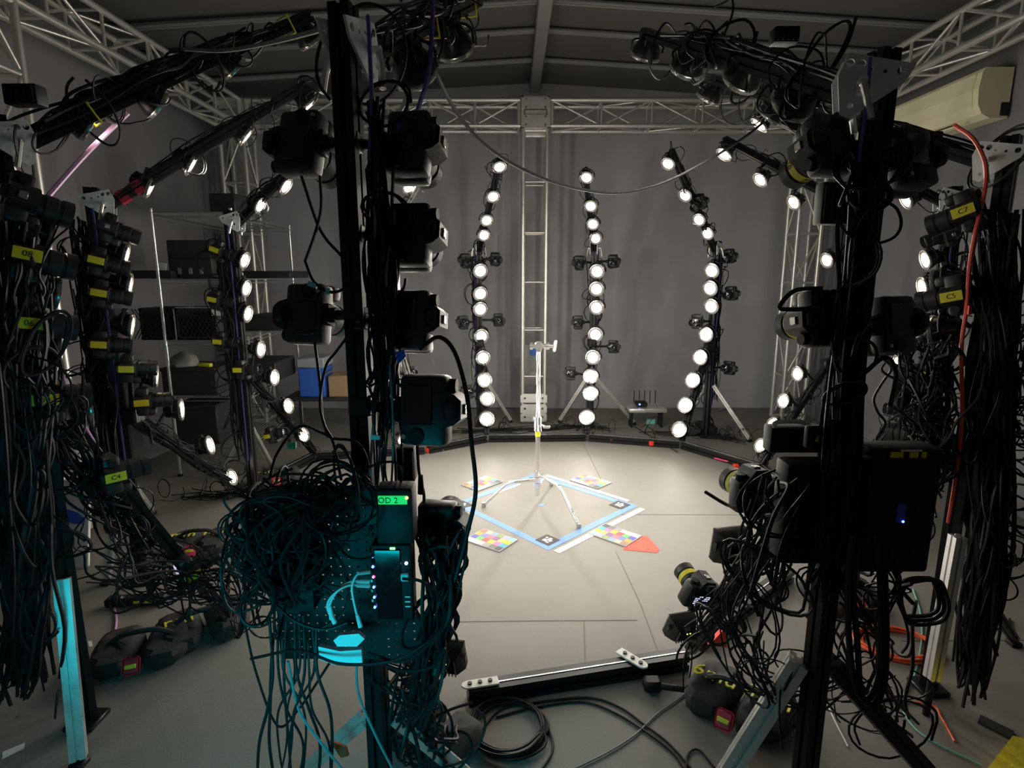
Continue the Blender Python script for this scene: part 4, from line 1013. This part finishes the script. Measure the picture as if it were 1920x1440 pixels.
for pix, mname, lab in (([(580, 527), (597, 533), (594, 541), (577, 535)], 'plug_cyan', 'pale plug on the cable over the lower left camera, left one'), ([(612, 540), (619, 540), (619, 552), (612, 552)], 'plug_cyan', 'pale plug on the cable over the lower left camera, right one'),
                        ([(742, 660), (758, 655), (762, 668), (748, 682)], 'plug_blue', 'blue plug below the middle right camera'), ([(696, 815), (713, 816), (713, 823), (697, 823)], 'plug_cyan', 'cyan tag on the cables right of the near post'),
                        ([(712, 591), (720, 589), (720, 608), (712, 608)], 'plug_green', 'green tag beside the middle right camera'), ([(540, 830), (556, 828), (556, 840), (542, 842)], 'plug_green', 'green plug left of the cable knot'),
                        ([(612.5, 1382), (650, 1398), (655, 1414), (640, 1418), (626, 1396)], 'tape_orange', 'orange-red tag on the cyan-lit left leg'), ([(1815, 573), (1820, 573), (1819, 590), (1813, 590)], 'tape_orange', 'orange tag on the red cable')):
    poly_plate('cable_tag', pix, {580: 1.3, 612: 1.285, 742: 1.3, 696: 1.27, 712: 1.3, 540: 1.245, 612.5: 1.3}.get(pix[0][0], 1.96), .006, mname, lab, 'cable tag')
# dark cases at the large dark column
t, hw, hh, hd = panel_box('equipment_case', 1636, 842, 1740, 1075, 1.3, .08, 'black_plastic', 'tall black case with yellow labels on the dark column', 'equipment case', .01)
for k, (dx, w_) in enumerate(((-.028, .03), (.012, .02), (.036, .012))): MB().box((dx, -hd - .0005, hh - .014), (w_, .002, .014)).build('sticker', 'label_yellow', t)
MB().box((.005, -hd - .001, hh - .004), (.05, .004, .004), .001).build('edge_strip', 'silver_metal', t)
MB().box((-.0, -hd - .001, 0), (.022, .003, .05), .001).build('small_display', 'plug_blue', t)
MB().cyl((.006, -hd - .001, -.022), (.006, -hd - .004, -.022), .003, n=8).build('status_light', 'led_blue', t)
t, hw, hh, hd = panel_box('equipment_case', 1478, 870, 1632, 1060, 1.33, .07, 'black_plastic', 'wide black case on the left of the dark column', 'equipment case', .012)
MB().box((0, -hd - .002, 0), (hw * 1.5, .006, hh * 1.4), .003).build('lid', 'glass_black', t)
for k in range(3): MB().box((-hw * .6 + .04 * k, -hd - .001, hh - .012), (.02, .003, .008)).build('latch', 'black_anodised', t)
t, hw, hh, hd = panel_box('power_brick', 1545, 1060, 1612, 1100, 1.32, .05, 'bin_lid', 'dark grey power brick below the wide black case', 'power brick')
MB().cyl((-hw, 0, 0), (-hw - .02, 0, 0), .007, n=8).build('cord_relief', 'black_plastic', t)
t, hw, hh, hd = panel_box('power_module', 1447, 802, 1545, 850, 1.45, .05, 'black_plastic', 'black box with pale handle above the wide black case', 'power box')
MB().tube(spline([Vector((-hw * .9, -hd, hh)), Vector((-hw * .85, -hd, hh + .014)), Vector((0, -hd, hh + .016)), Vector((hw * .4, -hd, hh + .004))]), .006, 8).build('handle', 'plate_grey', t)
t, hw, hh, hd = panel_box('screen_unit', 1515, 800, 1560, 842, 1.34, .02, 'black_plastic', 'tilted black unit with yellow tag on the dark column', 'equipment')
MB().box((-.004, -hd - .001, -.004), (.012, .002, .014), rot=Matrix.Rotation(R(25), 4, 'Y')).build('sticker', 'label_yellow', t)
for x, y, w_, lab in ((1575, 725, 16, 'upper'), (1566, 762, 16, 'lower')):
    panel_box('white_plate', x, y, x + w_, y + 24, 1.39, .006, 'bin_lid', f'{lab} pale label plate on the large dark post', 'label')
for x0, y0, x1, y1, Y, lab in ((738, 95, 790, 162, 1.75, 'black power supply on the overhead arm of the pegboard column'), (1455, 47, 1500, 78, 1.95, 'black box atop the overhead arm of the dark column'), (0, 155, 70, 195, 1.9, 'black box atop the overhead arm of the left-edge column'),
                               (742, 840, 778, 905, 1.6, 'finned black power supply below the right cameras'), (1718, 245, 1765, 290, 2.3, 'black box under the arm of the red-cabled column'), (1545, 340, 1595, 420, 1.8, 'black slab left of the large dark post')):
    t, hw, hh, hd = panel_box('power_supply', x0, y0, x1, y1, Y, .05, 'black_plastic', lab, 'power supply')
    for k in range(5): MB().box((-hw * .8 + hw * .4 * k, -hd - .002, 0), (hw * .12, .006, hh * 1.6)).build('fin', 'black_plastic', t)

# ---------------------------------------------------------------- sandbags
def sandbag(px, py, yaw, s, label, txt=None, tagm=None, text_at=(0, 0), z=0.0, tint='sandbag'):
    g = G(px, py)
    t = thing('sandbag', label, 'sandbag', Matrix.Translation(g) @ Matrix.Rotation(yaw, 4, 'Z') @ Matrix.Scale(s, 4), 'sandbags weighing down the columns')
    for k, sx in enumerate((-1, 1)):
        mb = MB(); vs = []; fs = []; N = 14; Mr = 8
        for j in range(Mr + 1):
            v_ = -math.pi / 2 + math.pi * j / Mr
            for i in range(N):
                u = 2 * math.pi * i / N
                cx = abs(math.cos(u)) ** .6 * math.copysign(1, math.cos(u)); cy = abs(math.sin(u)) ** .6 * math.copysign(1, math.sin(u))
                cv = math.cos(v_) ** .55
                h = .055 * abs(math.sin(v_)) ** .8 * math.copysign(1, math.sin(v_)) 
                wob = 1 + .06 * math.sin(3 * u + k) + .04 * math.sin(5 * u + 2 * j)
                vs.append((sx * .105 + .1 * cx * cv * wob, .15 * cy * cv * wob, .058 + h * (1 if v_ > 0 else .98) + .012 * math.sin(2 * u + j)))
        for j in range(Mr):
            for i in range(N): fs.append((j * N + i, j * N + (i + 1) % N, (j + 1) * N + (i + 1) % N, (j + 1) * N + i))
        mb._faces(vs, fs, 0)
        o = mb.build('bag_lobe', tint, t)
        if txt and k < len(txt):
            text('printing', txt[k], .105, 'ink_yellow', o, Matrix.Translation((sx * .105 + text_at[0], text_at[1], .1175)), ext=.003)
    MB().tube(spline([Vector((-.13, -.02, .11)), Vector((-.06, -.03, .15)), Vector((.06, -.03, .15)), Vector((.13, -.02, .11))]), .012, 6).build('handle_strap', 'tape_black', t)
    if tagm:
        MB().box((-.01, -.17, .075), (.07, .01, .075), .01, rot=Matrix.Rotation(R(-35), 4, 'X')).build('bag_tag', tagm, t)
        o = MB().box((-.01, -.183, .08), (.045, .004, .018), .002, rot=Matrix.Rotation(R(-35), 4, 'X')).build('tag_label', 'label_yellow', t)
sandbag(1385, 1335, R(-38), .95, 'black sandbag with yellow lettering under the lower arm of the dark column', ('6mu', 'flum'), 'tag_red')
sandbag(272, 1232, R(20), .95, 'black sandbag with red tag on the floor at the left', None, 'tag_red')
sandbag(385, 1190, R(35), .95, 'black sandbag behind the red-tagged one', ('nm', ''), None)
sandbag(815, 1395, R(-30), .8, 'dark sandbag at the foot of the pegboard column', ('w', ''), None)
sandbag(378, 1030, R(10), .9, 'dark sandbag with pink tag by the lower arm foot, left side', ('mm', 'mm'), 'tag_pink')
sandbag(520, 905, R(25), .9, 'dark sandbag with red tag on the floor before the wire rack', ('mm', ''), 'tag_red')
sandbag(1575, 1130, R(15), .9, 'dark sandbag with red and yellow tag behind the dark post', None, 'tag_pink')
sandbag(1310, 812, R(10), .9, 'dark sandbag at the foot of the second column right of tower', ('m', ''), None)

# ---------------------------------------------------------------- wire rack and what it holds
RA, RB, RCc = Vector((-2.63, 4.03, 0)), Vector((-2.05, 4.03, 0)), Vector((-2.2, 5.55, 0))
RD = RA + (RCc - RB)
RA, RB, RCc, RD = [p + Vector((0, .35, 0)) * 1 + (p * .07) for p in (RA, RB, RCc, RD)]
ZS = [P(228, y, RA.y).z for y in (398, 524, 640, 745, 838)]
def rack():
    t = thing('wire_rack', 'chrome wire shelving rack along the left wall', 'shelf', Matrix.Translation(RA))
    for p in (RA, RB, RCc, RD):
        q = p - RA; MB().cyl((q.x, q.y, .02), (q.x, q.y, ZS[0] + .03), .013, n=10).build('rack_post', 'chrome', t)
        MB().cyl((q.x, q.y, 0), (q.x, q.y, .02), .02, n=10).build('foot', 'black_plastic', t)
    for i, z in enumerate(ZS):
        q = [p - RA + Vector((0, 0, z)) for p in (RA, RB, RCc, RD)]
        mb = MB()
        for k in range(4):
            mb.cyl(q[k], q[(k + 1) % 4], .005, n=6); mb.cyl(q[k] - Vector((0, 0, .03)), q[(k + 1) % 4] - Vector((0, 0, .03)), .004, n=6)
        s_ = mb.build('shelf', 'bag_grey', t)
        mb = MB()
        for k in range(1, 22): mb.cyl(q[0].lerp(q[1], k / 22), q[3].lerp(q[2], k / 22), .0025, n=4)
        for k in range(1, 4): mb.cyl(q[0].lerp(q[3], k / 4), q[1].lerp(q[2], k / 4), .004, n=4)
        o = mb.build('shelf_wires', 'bag_grey', t); o['kind'] = 'stuff'
rack()
def on_rack(x0, y0, x1, y1, Y, depth, name, mname, label, cat, shelf=None, bevel=.01):
    a, b = P(x0, y0, Y), P(x1, y1, Y)
    z0 = ZS[shelf] + .006 if shelf is not None else b.z
    h = max(.02, a.z - z0)
    t = thing(name, label, cat, Matrix.Translation(((a.x + b.x) / 2, Y + depth / 2, z0)))
    MB().box((0, 0, h / 2), (abs(b.x - a.x), depth, h), bevel).build('case', mname, t)
    return t, abs(b.x - a.x) / 2, h, depth / 2
YR = RA.y + .03
for x0, x1, lab in ((258, 321, 'black lattice crate, left one on the middle shelf'), (325, 405, 'black lattice crate, right one on the middle shelf')):
    a, b = P(x0, 578, YR), P(x1, 636, YR); w_ = b.x - a.x; h = a.z - ZS[2] - .006
    t = thing('crate', lab, 'crate', Matrix.Translation(((a.x + b.x) / 2, YR + .16, ZS[2] + .006)), 'crates on the wire rack')
    for nm, c_, s_ in (('floor_panel', (0, 0, .008), (w_, .3, .012)), ('back_panel', (0, .145, h / 2), (w_, .01, h)), ('side_panel', (-w_ / 2 + .005, 0, h / 2), (.01, .3, h)), ('side_panel', (w_ / 2 - .005, 0, h / 2), (.01, .3, h))):
        MB().box(c_, s_, .002).build(nm, 'crate_black', t)
    mb = MB(); mb.box((0, -.145, h - .012), (w_, .01, .024)); mb.box((0, -.145, .012), (w_, .01, .024)); mb.box((-w_ / 2 + .01, -.145, h / 2), (.02, .01, h)); mb.box((w_ / 2 - .01, -.145, h / 2), (.02, .01, h))
    mb.build('front_frame', 'crate_black', t)
    mb = MB()
    for k in range(9):
        for sg in (-1, 1): mb.box(((k - 4) * w_ / 9, -.146, h / 2), (.006, .006, h * 1.1), rot=Matrix.Rotation(sg * R(32), 4, 'Y'))
    o = mb.build('front_lattice', 'crate_black', t); o['kind'] = 'stuff'
    if x0 > 300: MB().box((0, -.147, h + .004), (w_ * .95, .012, .006)).build('pale_edge', 'silver_metal', t); MB().box((-w_ / 2 - .004, -.15, h / 2), (.008, .012, h * .95)).build('pale_edge', 'silver_metal', t)
t, hw, h, hd = on_rack(396, 578, 428, 592, YR - .02, .004, 'paper_label', 'paper', 'white paper label at the right rack post', 'label', None, .0005)
t, hw, h, hd = on_rack(310, 450, 400, 520, YR + .1, .3, 'black_case', 'crate_black', 'black equipment case on the second shelf', 'case', 1)
MB().box((0, -hd - .002, h * .52), (hw * 1.9, .008, .012), .003).build('lid_seam', 'glass_black', t)
for k in (-.5, 0, .5): MB().box((hw * k, -hd - .004, h * .2), (.03, .012, .05), .004).build('latch', 'bag_grey', t)
t, hw, h, hd = on_rack(245, 508, 322, 520, YR + .02, .3, 'tray', 'crate_black', 'low black tray left on the second shelf', 'tray', 1, .004)
MB().box((0, -hd, h), (hw * 1.9, .01, .01)).build('tray_lip', 'crate_black', t)
a = P(302, 500, YR + .1); o = MB().box((0, 0, 0), (.085, .02, .09), .006, rot=Matrix.Rotation(R(12), 4, 'Y')).build('white_card', 'paper'); o.location = (a.x, a.y, ZS[1] + .09); tag(o, 'small white folded card on the black tray', 'card')
t, hw, h, hd = on_rack(300, 690, 408, 742, YR + .02, .4, 'storage_bin', 'crate_black', 'black storage bin with a grey bag on top', 'bin', 3)
MB().box((0, -hd - .004, h - .015), (hw * 2.02, .012, .03), .004).build('bin_rim', 'crate_black', t)
t, hw, h, hd = on_rack(318, 760, 412, 836, YR + .02, .4, 'storage_bin', 'crate_black', 'black storage bin on the lowest shelf', 'bin', 4)
MB().box((0, -hd - .004, h - .015), (hw * 2.02, .012, .03), .004).build('bin_rim', 'crate_black', t)
random.seed(8); mb = MB(); vs = []; fs = []
for j in range(5):
    for i in range(12):
        u = 2 * math.pi * i / 12; rr = (.14, .13, .1, .06, .01)[j] * rnd(.8, 1.2); vs.append((rr * math.cos(u), rr * .8 * math.sin(u), (0, .05, .09, .12, .14)[j] + rnd(-.008, .008)))
for j in range(4):
    for i in range(12): fs.append((j * 12 + i, j * 12 + (i + 1) % 12, (j + 1) * 12 + (i + 1) % 12, (j + 1) * 12 + i))
mb._faces(vs, fs, 0); o = mb.build('plastic_bag', 'bag_grey'); a = P(345, 690, YR + .16); o.location = (a.x, a.y, a.z); tag(o, 'crumpled grey plastic bag on the black storage bin', 'bag')
o = MB().box((0, 0, 0), (.12, .04, .03), .006, rot=R(-15)).build('yellow_pouch', 'label_yellow'); a = P(385, 684, YR + .05); o.location = a; tag(o, 'small yellow and white pouch beside the grey bag', 'pouch')
t, hw, h, hd = on_rack(390, 362, 442, 397, RA.y + .3, .3, 'black_box', 'crate_black', 'black box on top of the wire rack', 'box', 0)
MB().box((0, -hd - .002, h / 2), (hw * 1.2, .004, .03), .002).build('box_label', 'glass_black', t)
for x0, y0, x1, y1, Y, sh, lab, nm in ((455, 508, 545, 524, 5.6, 1, 'flat dark board at the far end of the second shelf', 'flat_board'), (455, 592, 535, 620, 5.5, 2, 'dark junk tray at the far end of the middle shelf', 'junk_tray'), (440, 680, 520, 740, 5.3, 3, 'dark bin at the far end of the lower shelf', 'storage_bin')):
    t, hw, h, hd = on_rack(x0, y0, x1, y1, Y, .5, nm, 'crate_black', lab, 'tray' if 'tray' in nm else 'board' if 'board' in nm else 'bin', sh)
    MB().box((0, -hd - .004, h - .008), (hw * 2.02, .012, .014), .003).build('rim', 'crate_black', t)
# behind: bin, cardboard box on a low table
tz = P(575, 745, 5.7).z
a0, a1 = P(530, 700, 5.7), P(672, 700, 5.7)
t = thing('side_table', 'low black table behind the pegboard column', 'table', Matrix.Translation(((a0.x + a1.x) / 2, 5.85, 0)))
MB().box((0, 0, tz - .015), (a1.x - a0.x, .42, .03), .004).build('tabletop', 'crate_black', t)
for sx in (-1, 1):
    for sy in (-1, 1): MB().cyl((sx * (a1.x - a0.x) * .46, sy * .18, 0), (sx * (a1.x - a0.x) * .46, sy * .18, tz - .03), .015, n=8).build('leg', 'crate_black', t)
t, hw, h, hd = on_rack(558, 690, 610, 745, 5.7, .3, 'storage_bin', 'bin_blue', 'blue bin with pale lid behind the pegboard column', 'bin')
MB().box((0, 0, h + .05), (hw * 2.1, .32, .1), .01).build('lid', 'bin_lid', t)
t, hw, h, hd = on_rack(614, 705, 660, 745, 5.72, .28, 'cardboard_box', 'cardboard', 'open cardboard box beside the blue bin', 'box')
for s_ in (-1, 1): MB().box((s_ * (hw + .02), 0, h + .015), (.08, .26, .004), rot=Matrix.Rotation(s_ * R(35), 4, 'Y')).build('flap', 'cardboard', t)
# left side: plywood, white panel
a = P(62, 620, 3.75); b_ = P(95, 620, 3.75)
o = MB().box((0, 0, .65), (b_.x - a.x + .05, .02, 1.3), .002).build('plywood_board', 'plywood'); o.location = ((a.x + b_.x) / 2, 3.78, .01); tag(o, 'tall strip of bare plywood behind the left truss tower', 'board')
a = P(105, 915, 3.1)
t = thing('leaning_board', 'white panel with a blue oval leaning behind the left-edge column', 'panel', Matrix.Translation((a.x, 3.1, 0)) @ Matrix.Rotation(R(-12), 4, 'X'))
MB().box((0, 0, .26), (.24, .02, .5), .003).build('sheet', 'white_panel', t)
MB().lathe([(0, 0), (.07, 0), (.07, .003), (0, .003)], 20, Matrix.Translation((.02, -.012, .3)) @ Matrix.Rotation(R(20), 4, 'Y') @ Matrix.Rotation(R(90), 4, 'X') @ Matrix.Diagonal((1.2, .5, 1, 1))).build('blue_oval', 'plug_blue', t)

# ---------------------------------------------------------------- air conditioner, router, right-hand floor things
def aircon():
    y0, y1 = 4.45, 5.95; zt = P(1885, 130, 4.5).z; hgt = .34
    t = thing('air_conditioner', 'cream wall air conditioner under the right truss', 'air conditioner', Matrix.Translation((XR - .02, (y0 + y1) / 2, zt - hgt)))
    prof = [(0, 0), (-.13, -.0), (-.19, .03), (-.225, .09), (-.235, .2), (-.22, .31), (-.2, .34), (0, .34)]
    L = y1 - y0
    Mx = Matrix(((1, 0, 0, 0), (0, 0, -1, L / 2), (0, 1, 0, 0), (0, 0, 0, 1)))
    MB().prism(prof, L, Mx).build('body', 'ac_cream', t, smooth=False)
    prof2 = [(-.2, .045), (-.232, .095), (-.242, .2), (-.227, .31), (-.21, .31), (-.225, .2), (-.215, .1)]
    MB().prism(prof2, L * .93, Matrix(((1, 0, 0, 0), (0, 0, -1, L / 2 * .93), (0, 1, 0, 0), (0, 0, 0, 1)))).build('front_panel', 'ac_cream', t, smooth=False)
    MB().box((-.165, 0, .012), (.05, L * .8, .012), .003, rot=Matrix.Rotation(R(-30), 4, 'Y')).build('louvre', 'ac_cream', t)
    MB().box((-.175, -L * .2, .0195), (.04, L * .25, .004), rot=Matrix.Rotation(R(-27), 4, 'Y')).build('vent_gap', 'ink_black', t)
    MB().box((-.03, -L / 2 - .002, .06), (.06, .006, .09), .002).build('pipe_cover', 'ink_black', t)
aircon()
t, hw, hh, hd = panel_box('network_router', 1180, 774, 1250, 781, 6.2, .22, 'silver_metal', 'flat silver network box on the floor between rear columns', 'router', .004)
t.location.z = max(t.location.z, .2)
for sx in (-1, 1): MB().box((sx * hw * .8, 0, -t.location.z / 2 - hh / 2 + .0), (.02, .15, t.location.z - hh)).build('support', 'black_plastic', t)
MB().box((-.05, .03, hh + .03), (.12, .12, .05), .008).build('black_unit', 'black_plastic', t)
MB().cyl((-.08, -.032, hh + .035), (-.08, -.036, hh + .035), .01, n=10).build('status_light', 'led_blue', t)
for k in range(5): MB().cyl((-.12 + .06 * k, .08, hh + .02), (-.12 + .06 * k, .09, hh + .17), .005, n=6).build('antenna', 'black_plastic', t)
o = MB().prism([(0, 0), (.1, .0), (.12, .05), (.02, .06)], .05).build('teal_cloth', 'cable_teal'); o.location = G(1212, 795); tag(o, 'small teal bundle under the silver network box', 'bundle')
q = [G(1846, 1448, .045), G(1899, 1379, .045), G(1990, 1402, .045), G(1990, 1470, .045)]
c_ = sum(q, Vector()) / 4
o = MB().prism([(p.x - c_.x, p.y - c_.y) for p in q], .045).build('yellow_mat', 'yellow_mat', smooth=False); o.location = (c_.x, c_.y, 0); tag(o, 'yellow textured block in the bottom right corner', 'mat')
flat('rubber_strip', [G(1838, 1343), G(1901, 1374), G(1894, 1388), G(1833, 1356)], 'tape_black', 'flat black strip on the floor behind the yellow block', 'strip', .008)
flat('paper_scrap', [G(5, 1410), G(47, 1393), G(45, 1404), G(4, 1424)], 'paper', 'small paper scrap on the floor at the bottom left', 'paper', .001)
flat('paper_scrap', [G(165, 1203), G(172, 1202), G(174, 1212), G(167, 1213)], 'paper', 'tiny white scrap on the floor near the pink cable', 'paper', .001)

# ---------------------------------------------------------------- red tape and yellow ties on the arms
t = COLS['L3']['t']; b_ = COLS['L3']['base']; u0, u1 = COLS['L3']['upper']
for f in (.06, .13): MB().ext(u0.lerp(u1, f) - b_, u0.lerp(u1, f + .04) - b_, .029, COLS['L3']['sd']).build('red_tape', 'tag_red', t)
def tie(px, py, key, f, lab):
    c = COLS[key]; d = (c['upper'][1] - c['upper'][0]); p = c['upper'][0] + d * f; x, y, dn = frame(d, c['sd'])
    mb = MB(); q = [x * sx * .034 + y * sy * .034 for sx, sy in ((-1, -1), (1, -1), (1, 1), (-1, 1), (-1, -1))]
    mb.tube(q, .004, 6); mb.tube([q[1], q[1] + x * .02 - Vector((0, 0, .03)), q[1] + x * .03 - Vector((0, 0, .06))], .003, 6)
    o = mb.build('cable_tie', 'label_yellow'); o.location = p; tag(o, lab, 'cable tie', 'yellow cable ties on the arms')
tie(0, 0, 'L4', .2, 'yellow cable tie low on the left overhead arm'); tie(0, 0, 'L4', .9, 'yellow cable tie near the tip of the left overhead arm')
tie(0, 0, 'F1', .45, 'lower yellow cable tie on the pegboard column arm'); tie(0, 0, 'F1', .85, 'upper yellow cable tie on the pegboard column arm')

# ---------------------------------------------------------------- clutter on the floor outside the rails
g0, g1 = G(200, 1128, .03), G(312, 1122, .03)
t = thing('power_strip', 'black power strip with yellow marks on the floor at the left', 'power strip', Matrix.Translation((g0 + g1) / 2) @ Matrix.Rotation(math.atan2(g1.y - g0.y, g1.x - g0.x), 4, 'Z'))
L = (g1 - g0).length
MB().box((0, 0, 0), (L, .06, .045), .008).build('housing', 'black_plastic', t)
for k in range(5): MB().box((L * (-.36 + .18 * k), 0, .0232), (.04, .036, .002), .0006).build('socket', 'glass_black', t)
for k in (.05, .2, .32): MB().box((L * k, -.0305, .004), (.03, .002, .014)).build('yellow_mark', 'label_yellow', t)
for pts, n, lp, sd, lab in (([G(850, 812, .02), G(960, 806, .02), G(1080, 800, .02), G(1170, 806, .02)], 16, 12, 71, 'loose black cables on the floor at the foot of the silver tower'),
                            ([G(1210, 812, .02), G(1330, 815, .02), G(1420, 830, .02)], 12, 10, 72, 'loose black cables on the floor behind the right rear rail'),
                            ([G(330, 930, .02), G(430, 925, .02), G(540, 900, .02)], 14, 10, 73, 'loose black cables on the floor before the wire rack')):
    tangle(pts, n, .07, .004, lab, lp, (.05, .12), (0, 0, .02), sd, side=(1, 1, .15))
